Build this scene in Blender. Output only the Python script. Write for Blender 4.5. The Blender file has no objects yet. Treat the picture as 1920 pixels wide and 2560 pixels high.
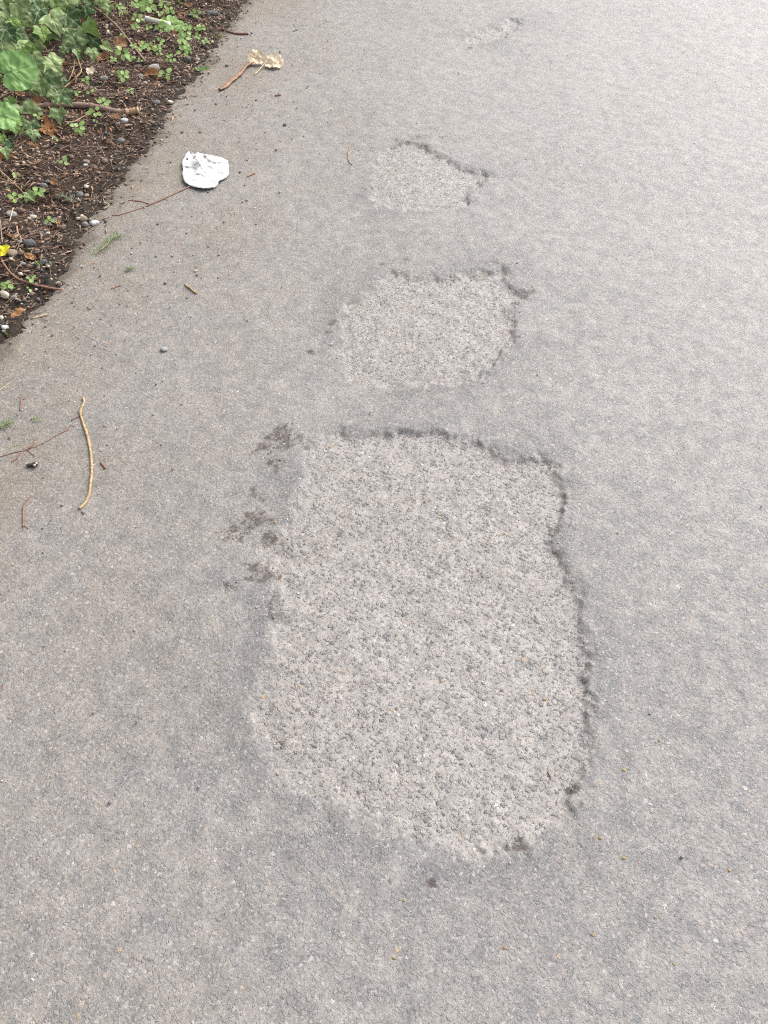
import bpy, bmesh, math, random
import numpy as np
from mathutils import Vector, Matrix, Quaternion
R = math.radians
rnd = random.Random(7)
rs = np.random.RandomState(11)
scene = bpy.context.scene
COL = scene.collection

# ------------------------------------------------------------------ camera, sky, sun, exposure
CAM_H, PITCH, VFOV = 1.2, R(50), R(67)
cam_data = bpy.data.cameras.new('camera')
cam = bpy.data.objects.new('camera', cam_data)
COL.objects.link(cam)
cam.location = (0, 0, CAM_H)
cam.rotation_euler = (R(90) - PITCH, 0, 0)
cam_data.sensor_fit = 'VERTICAL'
cam_data.angle = VFOV
cam_data.clip_start = 0.02
cam_data.clip_end = 500
scene.camera = cam

SUN_DIR = Vector((0.70, 0.75, 0.95)).normalized()
world = bpy.data.worlds.new('World')
scene.world = world
world.use_nodes = True
wn, wl = world.node_tree.nodes, world.node_tree.links
wn.clear()
sky = wn.new('ShaderNodeTexSky')
sky.sky_type = 'NISHITA'
sky.sun_disc = False
sky.sun_elevation = math.asin(SUN_DIR.z)
sky.sun_rotation = math.atan2(SUN_DIR.x, SUN_DIR.y)
sky.air_density, sky.dust_density, sky.ozone_density = 1.0, 4.0, 0.6
hsv = wn.new('ShaderNodeHueSaturation')
hsv.inputs['Saturation'].default_value = 0.22
bg = wn.new('ShaderNodeBackground')
bg.inputs['Strength'].default_value = 0.15
wo = wn.new('ShaderNodeOutputWorld')
wl.new(sky.outputs[0], hsv.inputs['Color'])
wl.new(hsv.outputs[0], bg.inputs['Color'])
wl.new(bg.outputs[0], wo.inputs['Surface'])
sun_data = bpy.data.lights.new('sun', 'SUN')
sun_data.energy = 0.9
sun_data.angle = R(60)
sun_data.color = (1.0, 0.95, 0.89)
sun = bpy.data.objects.new('sun', sun_data)
COL.objects.link(sun)
sun.rotation_euler = SUN_DIR.to_track_quat('Z', 'Y').to_euler()
scene.view_settings.view_transform = 'Standard'
scene.view_settings.look = 'None'
scene.view_settings.gamma = 1
scene.view_settings.use_curve_mapping = False
scene.view_settings.exposure = 1.18
scene.cycles.use_denoising = False
scene.cycles.filter_width = 1.15

# ------------------------------------------------------------------ noise and terrain heights
def _hash(ix, iy, seed):
    h = (ix.astype(np.int64) * 374761393 + iy.astype(np.int64) * 668265263 + seed * 2147483647) & 0xFFFFFFFF
    h = ((h ^ (h >> 13)) * 1274126177) & 0xFFFFFFFF
    return ((h ^ (h >> 16)) & 0xFFFFFF) / float(0xFFFFFF)

def noise(x, y, scale, seed=0):
    x0 = np.asarray(x, float); y0 = np.asarray(y, float)
    x = (x0 * .7986 - y0 * .6018) * scale + 517.3
    y = (x0 * .6018 + y0 * .7986) * scale + 391.7
    ix, iy = np.floor(x), np.floor(y)
    fx, fy = x - ix, y - iy
    ux = fx * fx * fx * (fx * (fx * 6 - 15) + 10)
    uy = fy * fy * fy * (fy * (fy * 6 - 15) + 10)
    def g(a, b, dx, dy):
        t = _hash(a, b, seed) * 2 * np.pi
        return np.cos(t) * dx + np.sin(t) * dy
    a = g(ix, iy, fx, fy); b = g(ix + 1, iy, fx - 1, fy)
    c = g(ix, iy + 1, fx, fy - 1); d = g(ix + 1, iy + 1, fx - 1, fy - 1)
    return 1.5 * (a + ux * (b - a) + uy * ((c + ux * (d - c)) - (a + ux * (b - a))))

def fbm(x, y, scale, seed=0, octs=4, gain=0.5):
    s, a = 0, 1.0
    for k in range(octs):
        s = s + a * noise(x, y, scale * 2 ** k, seed + 31 * k); a *= gain
    return s

def sstep(a, b, t):
    t = np.clip((t - a) / (b - a), 0, 1)
    return t * t * (3 - 2 * t)

F = 1280 / math.tan(VFOV / 2)
CF = np.array([0, math.cos(PITCH), -math.sin(PITCH)])
CU = np.array([0, math.sin(PITCH), math.cos(PITCH)])
CR = np.array([1.0, 0, 0])
def ray(px, py):
    return F * CF + (px - 960) * CR - (py - 1280) * CU
def flat(px, py, z=0.0):                     # where the sight line of a photo pixel meets height z
    d = ray(px, py)
    t = (z - CAM_H) / d[2]
    return np.array([0, 0, CAM_H]) + t * d
def depth(p):
    return float(np.dot(np.asarray(p) - np.array([0, 0, CAM_H]), CF))
def mpp(p):                                  # metres per photo pixel at a point
    return depth(p) / F

EDGE_PX = [(640, -20), (619, 0), (555, 93), (509, 162), (463, 220), (428, 266), (382, 359), (318, 428), (272, 509),
           (220, 567), (174, 660), (116, 741), (46, 816), (0, 862)]
E = np.array([flat(*p)[:2] for p in EDGE_PX])
E = E[np.argsort(E[:, 1])]
sl = (E[-1, 0] - E[0, 0]) / (E[-1, 1] - E[0, 1])
E = np.vstack([[E[0, 0] - sl * 12, E[0, 1] - 12], E, [E[-1, 0] + sl * 40, E[-1, 1] + 40]])
CE = 1 / math.sqrt(1 + sl * sl)
def edge_d(x, y):                            # distance into the soil bed (positive) from the path edge
    return (np.interp(y, E[:, 1], E[:, 0]) - x) * CE

S = 1.1573
PATCHES = [
 [(700,940),(740,925),(800,935),(880,930),(960,935),(1020,950),(1080,975),(1130,990),(1170,985),(1205,1010),(1215,1060),(1225,1110),(1200,1160),(1210,1200),(1240,1260),(1250,1320),(1265,1380),(1270,1450),(1275,1520),(1280,1600),(1265,1650),(1240,1700),(1220,1760),(1180,1800),(1120,1830),(1060,1850),(1000,1850),(940,1830),(880,1810),(830,1790),(790,1770),(760,1740),(700,1740),(640,1710),(600,1660),(570,1600),(530,1550),(560,1500),(570,1440),(580,1380),(575,1340),(610,1320),(600,1270),(575,1230),(565,1180),(605,1150),(640,1090),(650,1030),(655,975)],
 [(740,660),(790,630),(850,585),(890,600),(960,598),(1020,595),(1090,575),(1098,610),(1125,640),(1100,670),(1112,710),(1100,745),(1060,790),(1040,820),(980,830),(920,835),(860,835),(800,833),(755,810),(740,770),(735,720)],
 [(810,350),(830,320),(870,305),(910,310),(940,330),(975,350),(1020,365),(1055,375),(1040,395),(1020,410),(1010,440),(960,452),(890,455),(840,450),(805,430),(805,390)],
 [(1003,84),(1019,70),(1051,58),(1087,60),(1097,42),(1123,42),(1119,62),(1089,78),(1051,93),(1013,93)]]
PW = [np.array([flat(a * S, b * S)[:2] for a, b in P]) for P in PATCHES]
PDEPTH = [0.0085, 0.0085, 0.0085, 0.007]
# dark damp mossy marks: photo position, radius in photo pixels, strength
MOSS = [(695,1085,38,1),(715,1110,30,.9),(740,1100,20,.8),(660,1120,30,.7),(690,1160,30,.8),(640,1300,38,1),(590,1320,26,.9),(600,1340,26,.8),(680,1350,34,.8),
        (640,1430,36,1),(575,1465,18,1.1),(690,1440,30,.8),(690,1500,26,.9),(690,1530,20,.8),(560,1350,30,.7),(735,1390,26,.6),(695,1862,14,1.3),(832,805,16,1.3),
        (825,830,20,.7),(777,878,10,1.2),(1435,1968,18,1.1),(1305,2118,20,1.1),(1000,655,30,.6),(1320,730,24,.7),(1080,2213,16,1.2),(1000,355,20,.9),(1060,365,22,.8),
        (1040,345,16,.7),(950,660,16,.6),(1180,120,16,.6),(1245,655,22,.6),(1390,1325,14,.8),(640,1240,30,.6),(1385,1378,14,.9),(1455,2010,14,.8),(930,375,16,.8)]
MW = [(flat(a, b)[:2], r * mpp(flat(a, b)), s) for a, b, r, s in MOSS]

# blue-grey bitumen-rich blotches beside the worn patches
BITU = [(640,1560,90,1),(625,1690,80,1),(690,1300,80,.9),(730,1190,70,.9),(900,1055,70,.9),(800,1110,60,.8),(640,1830,90,.8),(740,1990,110,.9),(980,2170,100,.9),(1440,1900,60,.9),(1475,1720,60,.9),(1470,1560,60,.9),(1430,1270,60,.8),(1400,1130,60,.8),(1180,1070,60,.9),(1300,1090,50,.8),
        (820,850,60,.9),(1240,950,50,.9),(1070,985,60,.7),(1330,860,60,.8),(870,760,70,.9),(960,700,50,.9),(1320,740,40,.9),(900,430,50,.8),(905,520,50,.6),(1040,340,40,.8),(1180,410,40,.8),(1210,500,40,.8),(1160,85,40,.6),(1285,85,30,.6),(560,1480,110,.7),(450,1600,120,.6),(860,2130,110,.7),(1330,2150,90,.7),(600,1240,80,.6),(400,1900,150,.5),(1000,2400,200,.5)]
BW = [(flat(a, b)[:2], r * mpp(flat(a, b)), s) for a, b, r, s in BITU]

def poly_sd(x, y, P):                        # signed distance, negative inside
    d2 = np.full(x.shape, 1e9); ins = np.zeros(x.shape, bool)
    n = len(P)
    for i in range(n):
        ax, ay = P[i]; bx, by = P[(i + 1) % n]
        ex, ey = bx - ax, by - ay
        t = np.clip(((x - ax) * ex + (y - ay) * ey) / (ex * ex + ey * ey), 0, 1)
        dx, dy = x - ax - t * ex, y - ay - t * ey
        d2 = np.minimum(d2, dx * dx + dy * dy)
        c = ((ay <= y) & (by > y)) | ((by <= y) & (ay > y))
        if abs(ey) > 1e-12:
            ins ^= c & (x < ax + (y - ay) / ey * ex)
    d = np.sqrt(d2)
    return np.where(ins, -d, d)

def path_fields(x, y):
    """height, worn-patch mask, dark-bitumen mask, moss mask, dirt mask"""
    x = np.asarray(x, float); y = np.asarray(y, float)
    z = 0.004 * fbm(x, y, 2.2, 3, 2) + 0.0012 * fbm(x, y, 14, 5, 2)
    patch = np.zeros(x.shape); bit = np.zeros(x.shape)
    wx = x + 0.013 * fbm(x, y, 16, 40, 5, .66); wy = y + 0.013 * fbm(x, y, 16, 60, 5, .66)
    edge_line = np.zeros(x.shape)
    for k, P in enumerate(PW):
        lo, hi = P.min(0) - .25, P.max(0) + .25
        m = (x > lo[0]) & (x < hi[0]) & (y > lo[1]) & (y < hi[1])
        if not m.any(): continue
        xm, ym = wx[m], wy[m]
        sd = poly_sd(xm, ym, P)
        var = .5 + .5 * np.clip(fbm(xm, ym, 5, 80 + k, 3) * 1.6, -1, 1)
        # the worn top course breaks off sharply on the far and right sides and feathers out on the near and left ones
        c = P.mean(0); ext = (P.max(0) - P.min(0)) / 2
        side = np.clip(.5 + .75 * (xm - c[0]) / ext[0] + .45 * (ym - c[1]) / ext[1], 0, 1)
        width = .0065 + .021 * sstep(.2, .75, .5 + .5 * noise(xm, ym, 11, 51) + .4 * noise(xm, ym, 34, 53)) + .012 * (1 - side) * var
        sd = sd + .006 * noise(xm, ym, 70, 55) + .0015 * noise(xm, ym, 120, 57)
        inside = sstep(width, -width, sd)
        z[m] -= PDEPTH[k] * inside * (.55 + .45 * side) - inside * (.0014 * fbm(xm, ym, 30, 33, 2) + .0008 * noise(xm, ym, 95, 35))
        z[m] += .003 * np.exp(-(np.maximum(sd, 0) / .03) ** 2) * (sd > -.004) * var
        soft = .004 + (.02 if k == 3 else .055) * (1 - side) * (.25 + .75 * var)
        patch[m] = np.maximum(patch[m], sstep(soft * .25, -soft, sd + .012 * noise(xm, ym, 40, 71)))
        rim = np.exp(-np.maximum(sd, 0) / (.05 + .06 * var)) * sstep(.0, .014, sd)
        bit[m] = np.maximum(bit[m], rim * sstep(.05, .7, var + .25 * noise(xm, ym, 30, 7)))
        w2 = .0012 + .0030 * sstep(.3, .9, .5 + .7 * noise(xm, ym, 22, 17 + k))
        gate = sstep(.40, .95, .5 + .45 * noise(xm, ym, 9, 23 + k) + .4 * noise(xm, ym, 27, 9) + .4 * noise(xm, ym, 75, 19))
        edge_line[m] = np.maximum(edge_line[m], np.exp(-((sd - .003 - .007 * noise(xm, ym, 60, 29)) / w2) ** 2) * (.2 + .6 * side) * gate)  # dark rim line: bitumen film plus painted shade, stronger far and right
    for p, r, s in BW:
        bit = np.maximum(bit, s * np.exp(-.8 * ((x - p[0]) ** 2 + (y - p[1]) ** 2) / (r * r)) * (1 - patch) * sstep(-.35, .35, fbm(x, y, 22, 610, 3, .6)))
    moss = np.zeros(x.shape)
    for p, r, s in MW:
        d2 = ((x - p[0]) ** 2 + (y - p[1]) ** 2) / (r * r)
        moss = np.maximum(moss, s * np.exp(-d2 * .8))
    moss = sstep(.30, .95, moss + .6 * fbm(x, y, 45, 200, 4, .75)) * sstep(.05, .3, moss)
    d = -edge_d(x, y)
    dirt_shade = np.exp(-np.maximum(d, 0) / .62) * (.85 + .4 * fbm(x, y, 3, 300, 4))  # washed-on soil plus painted shade of the left side, fading outward
    dirt_shade = np.clip(dirt_shade + .6 * np.exp(-np.maximum(d, 0) / .05) * (1 + .7 * fbm(x, y, 12, 320, 3)), 0, 1.5)
    return z, patch, bit, moss, dirt_shade, edge_line

def soil_h(x, y):
    x = np.asarray(x, float); y = np.asarray(y, float)
    d = edge_d(x, y) + .024 * fbm(x, y, 12, 400, 4, .6) + .010 * noise(x, y, 85, 410)
    z = np.where(d < 0, np.maximum(d * .6, -.06), .010 * (1 - np.exp(-np.maximum(d, 0) / .02)) + .10 * np.minimum(np.maximum(d - .03, 0), .9))
    on = sstep(0, .05, d)
    z = z + on * (.016 * fbm(x, y, 7, 420, 3) + .006 * fbm(x, y, 45, 440, 3, .6))
    return z
GRIDS = []                                   # (xs, ys, heights) of the finished path and soil sheets
def ground_h(x, y):
    x = np.atleast_1d(np.asarray(x, float)); y = np.atleast_1d(np.asarray(y, float))
    out = np.full(x.shape, -9.0)
    for gx, gy, gz in GRIDS:
        i = np.clip(np.searchsorted(gx, x) - 1, 0, len(gx) - 2); j = np.clip(np.searchsorted(gy, y) - 1, 0, len(gy) - 2)
        u = (x - gx[i]) / (gx[i + 1] - gx[i]); v = (y - gy[j]) / (gy[j + 1] - gy[j])
        h = (gz[j, i] * (1 - u) + gz[j, i + 1] * u) * (1 - v) + (gz[j + 1, i] * (1 - u) + gz[j + 1, i + 1] * u) * v
        out = np.maximum(out, h)
    return out
def at(px, py, lift=0.0):                    # point of the real ground under a photo pixel
    z = 0.0
    for _ in range(6):
        p = flat(px, py, z); z = .5 * z + .5 * (float(ground_h(p[0], p[1])[0]) + lift)
    return flat(px, py, z)

# ------------------------------------------------------------------ object helpers
def tag(o, label=None, cat=None, group=None, kind=None):
    if label: o['label'] = label
    if cat: o['category'] = cat
    if group: o['group'] = group
    if kind: o['kind'] = kind
    return o
def link(name, data, parent=None):
    o = bpy.data.objects.new(name, data); COL.objects.link(o)
    if parent: o.parent = parent
    return o
def empty(name, loc):
    o = bpy.data.objects.new(name, None); COL.objects.link(o); o.location = loc
    o.empty_display_size = .02
    return o
def mesh(name, verts, faces, mat=None, smooth=True, attrs=None, cols=None):
    me = bpy.data.meshes.new(name)
    me.from_pydata([tuple(v) for v in verts], [], [tuple(f) for f in faces])
    if smooth: me.polygons.foreach_set('use_smooth', [True] * len(me.polygons))
    for k, v in (attrs or {}).items():
        a = me.attributes.new(k, 'FLOAT', 'POINT'); a.data.foreach_set('value', np.asarray(v, np.float32))
    if mat: me.materials.append(mat)
    me.update()
    return me
def grid_mesh(name, xs, ys, Z, mat, attrs):
    nx, ny = len(xs), len(ys)
    X, Y = np.meshgrid(xs, ys)
    co = np.stack([X, Y, Z], -1).reshape(-1, 3).astype(np.float32)
    i = np.arange(nx * ny).reshape(ny, nx)
    q = np.stack([i[:-1, :-1], i[:-1, 1:], i[1:, 1:], i[1:, :-1]], -1).reshape(-1, 4).astype(np.int32)
    return raw_mesh(name, co, q, mat, attrs)
def raw_mesh(name, co, q, mat, attrs=None, smooth=True, color=None):
    me = bpy.data.meshes.new(name)
    k = q.shape[1]
    me.vertices.add(len(co)); me.vertices.foreach_set('co', np.ascontiguousarray(co, np.float32).ravel())
    me.loops.add(q.size); me.loops.foreach_set('vertex_index', np.ascontiguousarray(q, np.int32).ravel())
    me.polygons.add(len(q)); me.polygons.foreach_set('loop_start', np.arange(0, q.size, k, dtype=np.int32))
    me.update(calc_edges=True)
    if smooth: me.polygons.foreach_set('use_smooth', np.ones(len(q), bool))
    for n, v in (attrs or {}).items():
        a = me.attributes.new(n, 'FLOAT', 'POINT'); a.data.foreach_set('value', np.ascontiguousarray(v, np.float32).ravel())
    if color is not None:
        a = me.attributes.new('col', 'FLOAT_COLOR', 'POINT')
        a.data.foreach_set('color', np.ascontiguousarray(np.c_[color, np.ones(len(color))], np.float32).ravel())
    me.materials.append(mat)
    return me

# ------------------------------------------------------------------ materials
class NT:
    def __init__(s, name):
        s.m = bpy.data.materials.new(name); s.m.use_nodes = True
        s.t = s.m.node_tree; s.n = s.t.nodes; s.l = s.t.links
        s.b = s.n['Principled BSDF']; s.out = s.n['Material Output']
    def node(s, typ, **kw):
        n = s.n.new(typ)
        for k, v in kw.items(): setattr(n, k, v)
        return n
    def put(s, sock, v):
        if v is None: return
        if hasattr(v, 'is_output'): s.l.new(v, sock)
        else:
            if isinstance(v, (tuple, list)) and len(v) == 3 and sock.type == 'RGBA': v = (*v, 1)
            sock.default_value = v
    def math(s, op, a, b=None, c=None, clamp=False):
        n = s.node('ShaderNodeMath', operation=op, use_clamp=clamp)
        s.put(n.inputs[0], a)
        if b is not None: s.put(n.inputs[1], b)
        if c is not None: s.put(n.inputs[2], c)
        return n.outputs[0]
    def mix(s, f, a, b, blend='MIX'):
        n = s.node('ShaderNodeMix', data_type='RGBA', blend_type=blend)
        s.put(n.inputs[0], f); s.put(n.inputs[6], a); s.put(n.inputs[7], b)
        return n.outputs[2]
    def mixf(s, f, a, b):
        n = s.node('ShaderNodeMix', data_type='FLOAT')
        s.put(n.inputs[0], f); s.put(n.inputs[2], a); s.put(n.inputs[3], b)
        return n.outputs[0]
    def step(s, v, a, b, lo=0.0, hi=1.0):
        n = s.node('ShaderNodeMapRange', interpolation_type='SMOOTHSTEP')
        s.put(n.inputs[0], v); n.inputs[1].default_value = a; n.inputs[2].default_value = b
        n.inputs[3].default_value = lo; n.inputs[4].default_value = hi
        return n.outputs[0]
    def ramp(s, v, stops, const=False):
        n = s.node('ShaderNodeValToRGB'); cr = n.color_ramp
        if const: cr.interpolation = 'CONSTANT'
        while len(cr.elements) < len(stops): cr.elements.new(.5)
        for e, (p, c) in zip(cr.elements, stops): e.position = p; e.color = (*c, 1)
        s.put(n.inputs[0], v)
        return n.outputs[0]
    def noise(s, vec, scale, detail=3, rough=.55, dims='3D'):
        n = s.node('ShaderNodeTexNoise', noise_dimensions=dims)
        s.put(n.inputs['Vector'], vec); n.inputs['Scale'].default_value = scale
        n.inputs['Detail'].default_value = detail; n.inputs['Roughness'].default_value = rough
        return n.outputs[0]
    def vor(s, vec, scale, feature='F1', dims='2D', rnd=1.0):
        n = s.node('ShaderNodeTexVoronoi', voronoi_dimensions=dims, feature=feature)
        s.put(n.inputs['Vector'], vec); n.inputs['Scale'].default_value = scale
        n.inputs['Randomness'].default_value = rnd
        return n
    def attr(s, name):
        n = s.node('ShaderNodeAttribute', attribute_name=name)
        return n
    def obj(s):
        return s.node('ShaderNodeTexCoord').outputs['Object']
    def bump(s, h, strength, dist):
        n = s.node('ShaderNodeBump'); s.put(n.inputs['Height'], h)
        n.inputs['Strength'].default_value = strength; n.inputs['Distance'].default_value = dist
        s.l.new(n.outputs[0], s.b.inputs['Normal'])
        return n

def asphalt_material():
    t = NT('weathered asphalt')
    mp = t.node('ShaderNodeMapping'); t.l.new(t.obj(), mp.inputs['Vector']); mp.inputs['Rotation'].default_value = (0, 0, .63)
    co = mp.outputs[0]
    wn_ = t.node('ShaderNodeTexNoise', noise_dimensions='2D'); t.put(wn_.inputs['Vector'], co)
    wn_.inputs['Scale'].default_value = 190; wn_.inputs['Detail'].default_value = 3
    sub = t.node('ShaderNodeVectorMath', operation='SUBTRACT'); t.l.new(wn_.outputs['Color'], sub.inputs[0]); sub.inputs[1].default_value = (.5, .5, .5)
    sc = t.node('ShaderNodeVectorMath', operation='SCALE'); t.l.new(sub.outputs[0], sc.inputs[0]); sc.inputs['Scale'].default_value = .009
    ad = t.node('ShaderNodeVectorMath', operation='ADD'); t.l.new(co, ad.inputs[0]); t.l.new(sc.outputs[0], ad.inputs[1])
    p = ad.outputs[0]
    patch, bit, moss, dirt_shade, bitumen_shade = (t.attr(k).outputs['Fac'] for k in ('patch', 'bitumen', 'moss', 'dirt_shade', 'bitumen_shade'))
    pal = [(0, (.10, .106, .115)), (.20, (.15, .156, .165)), (.42, (.205, .205, .21)), (.62, (.26, .25, .243)), (.76, (.29, .235, .215)), (.86, (.36, .335, .315)),
           (.945, (.32, .245, .19)), (.965, (.50, .48, .46)), (.982, (.47, .30, .15)), (.990, (.56, .55, .53))]
    def layer(scale, r0, r1):
        """stones of one grading: own colour, own size, gaps of mastic between them"""
        v = t.vor(p, scale)
        sep = t.node('ShaderNodeSeparateColor'); t.l.new(v.outputs['Color'], sep.inputs[0])
        r = t.mixf(sep.outputs[1], r0, r1)
        q = t.math('DIVIDE', v.outputs['Distance'], t.math('MAXIMUM', r, .01))
        mask = t.step(q, .80, 1.0, 1, 0)
        dome = t.math('SUBTRACT', 1.0, t.math('MULTIPLY', q, q), clamp=True)
        return t.ramp(sep.outputs[0], pal, True), mask, t.math('POWER', dome, .7), sep.outputs[2]
    c1, m1, h1, z1 = layer(120, -.30, .56)    # 8 mm
    c2, m2, h2, z2 = layer(210, -.12, .52)     # 4-5 mm
    v3 = t.vor(p, 420); sep3 = t.node('ShaderNodeSeparateColor'); t.l.new(v3.outputs['Color'], sep3.inputs[0])
    colC = t.ramp(sep3.outputs[0], [(0, (.10, .10, .105)), (.25, (.16, .158, .158)), (.55, (.245, .232, .222)), (.85, (.35, .328, .31)), (.96, (.56, .54, .52))], True)
    n_fine = t.noise(co, 800, 2, .6, '2D'); n_mid = t.noise(co, 62, 5, .65, '2D'); n_cm = t.noise(co, 27, 4, .6, '2D'); n_big = t.noise(co, 9, 5, .6, '2D'); n_huge = t.noise(co, 1.6, 3, .5, '2D')
    # mastic: blue-grey binder mottled with pinkish-beige dust
    blot = t.math('ADD', t.math('ADD', t.math('MULTIPLY', n_mid, .45), t.math('MULTIPLY', n_cm, .5)), t.math('MULTIPLY', n_big, .15))
    dusty = t.step(t.math('ADD', blot, t.math('MULTIPLY', patch, .12)), .40, .72)
    mastic = t.mix(dusty, (.135, .140, .147), (.330, .300, .276))
    mastic = t.mix(.42, mastic, colC)
    mastic = t.mix(t.math('MULTIPLY', patch, t.step(n_cm, .3, .62, .05, .32)), mastic, (.37, .350, .336))
    shown = t.mixf(patch, .50, .85)
    colr = t.mix(t.math('MULTIPLY', m2, t.math('MULTIPLY', shown, .8)), mastic, c2)
    m1p = t.math('MULTIPLY', m1, t.mixf(patch, .55, .95))
    colr = t.mix(m1p, colr, c1)
    # dark binder and painted shade in the pits beside stones
    gap = t.math('MULTIPLY', t.step(t.math('ADD', n_fine, t.math('MULTIPLY', n_mid, .9)), .98, 1.25, .0, .8), t.math('SUBTRACT', 1.0, t.math('MULTIPLY', m1, .6)))
    colr = t.mix(gap, colr, (.05, .043, .040))
    # bitumen-rich rims round the worn patches
    bfac = t.math('MULTIPLY', bit, t.step(t.math('ADD', n_mid, t.math('MULTIPLY', n_cm, .6)), .62, 1.08, 1.0, .35))
    colr = t.mix(bfac, colr, t.mix(.4, (.100, .105, .114), colC))
    # pale traffic-polished dust film away from the soil
    film = t.math('MULTIPLY', t.step(t.math('ADD', t.math('ADD', t.math('MULTIPLY', n_huge, .25), t.math('MULTIPLY', n_mid, .5)), t.math('MULTIPLY', n_cm, .7)), .55, .90, .10, .36), t.math('SUBTRACT', 1.0, t.math('MAXIMUM', t.math('MULTIPLY', dirt_shade, .6), bit), clamp=True))
    colr = t.mix(film, colr, (.315, .294, .279))
    # brown soil washed on to the path edge, with left-side shade painted in
    dfac = t.math('MULTIPLY', t.math('MINIMUM', dirt_shade, 1.0), t.step(t.math('ADD', t.math('MULTIPLY', n_mid, .6), t.math('MULTIPLY', n_big, .5)), .3, .75, .35, .9))
    colr = t.mix(dfac, colr, t.mix(.4, (.230, .176, .112), colC))
    nfac = t.math('MULTIPLY', t.step(dirt_shade, .95, 1.40), t.step(t.math('ADD', n_fine, n_mid), .7, 1.1, .25, .85))
    colr = t.mix(nfac, colr, (.095, .074, .056))
    mfac = t.math('MULTIPLY', moss, t.step(t.math('ADD', t.math('ADD', n_fine, t.math('MULTIPLY', n_mid, .8)), t.math('MULTIPLY', moss, .35)), .92, 1.24, .10, 1), clamp=True)
    mfac = t.math('MULTIPLY', mfac, t.math('SUBTRACT', 1.0, t.math('MULTIPLY', t.math('MAXIMUM', m1, m2), .6)))
    colr = t.mix(mfac, colr, (.062, .046, .037))
    cfac = t.math('MULTIPLY', bitumen_shade, t.step(t.math('ADD', n_fine, n_mid), .76, 1.12, .0, .50))
    colr = t.mix(cfac, colr, (.050, .043, .043))  # bitumen and painted shade along the patch rims
    colr = t.mix(.38, colr, t.mix(1.0, colr, t.ramp(n_fine, [(.25, (.45, .45, .45)), (.75, (1.55, 1.55, 1.55))]), 'MULTIPLY'))
    t.l.new(colr, t.b.inputs['Base Color'])
    t.put(t.b.inputs['Roughness'], t.mixf(t.math('MINIMUM', dirt_shade, 1.0), .60, .8))
    t.put(t.b.inputs['Specular IOR Level'], t.mixf(t.math('MINIMUM', dirt_shade, 1.0), .5, .3))
    # relief: rounded stones standing out of the mastic
    hh1 = t.math('MULTIPLY', h1, t.math('MULTIPLY', t.mixf(z1, .4, 1.0), t.mixf(patch, .0012, .0034)))
    hh2 = t.math('MULTIPLY', h2, t.math('MULTIPLY', t.mixf(z2, .4, 1.0), t.mixf(patch, .0009, .0016)))
    h = t.math('MAXIMUM', hh1, hh2)
    h = t.math('ADD', h, t.math('MULTIPLY', n_mid, .0018))
    h = t.math('ADD', h, t.math('MULTIPLY', n_fine, .0006))
    t.bump(h, 1.0, 1.0)
    return t.m

def soil_material():
    t = NT('dark humus soil')
    co = t.obj()
    n1 = t.noise(co, 40, 6, .7); n2 = t.noise(co, 260, 4, .7); n3 = t.noise(co, 8, 3, .5)
    v = t.vor(co, 210, 'F1', '3D')
    edge = t.attr('edge').outputs['Fac']
    c = t.ramp(n1, [(.25, (.016, .010, .008)), (.5, (.040, .026, .019)), (.7, (.075, .047, .032)), (.85, (.11, .075, .052))])
    c = t.mix(t.step(n2, .45, .75), c, t.ramp(v.outputs['Color'], [(0, (.02, .013, .010)), (.5, (.07, .045, .032)), (.9, (.15, .11, .08)), (1, (.25, .21, .17))]))
    fine = t.mix(t.step(n2, .3, .75), (.018, .015, .012), (.065, .052, .042))
    c = t.mix(t.math('MULTIPLY', edge, t.step(n3, .35, .6, .35, .95)), c, fine)
    t.l.new(c, t.b.inputs['Base Color'])
    t.b.inputs['Roughness'].default_value = .9
    t.b.inputs['Specular IOR Level'].default_value = .25
    t.bump(t.math('ADD', t.math('MULTIPLY', n1, .012), t.math('MULTIPLY', n2, .004)), 1, 1)
    return t.m

def simple(name, c1, c2, scale=60, rough=.6, spec=.4, bump=0.0, trans=0.0, rand=.0):
    t = NT(name)
    n = t.noise(t.obj(), scale, 4, .6)
    c = t.ramp(n, [(.3, c1), (.7, c2)])
    if rand:
        r = t.node('ShaderNodeObjectInfo').outputs['Random']
        c = t.mix(1.0, c, t.ramp(r, [(0, (1 - rand,) * 3), (1, (1 + rand,) * 3)]), 'MULTIPLY')
    t.l.new(c, t.b.inputs['Base Color'])
    t.b.inputs['Roughness'].default_value = rough
    t.b.inputs['Specular IOR Level'].default_value = spec
    if bump: t.bump(n, 1, bump)
    if trans:
        tr = t.node('ShaderNodeBsdfTranslucent'); t.l.new(c, tr.inputs['Color'])
        ms = t.node('ShaderNodeMixShader'); ms.inputs[0].default_value = trans
        t.l.new(t.b.outputs[0], ms.inputs[1]); t.l.new(tr.outputs[0], ms.inputs[2]); t.l.new(ms.outputs[0], t.out.inputs['Surface'])
    return t.m

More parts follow.
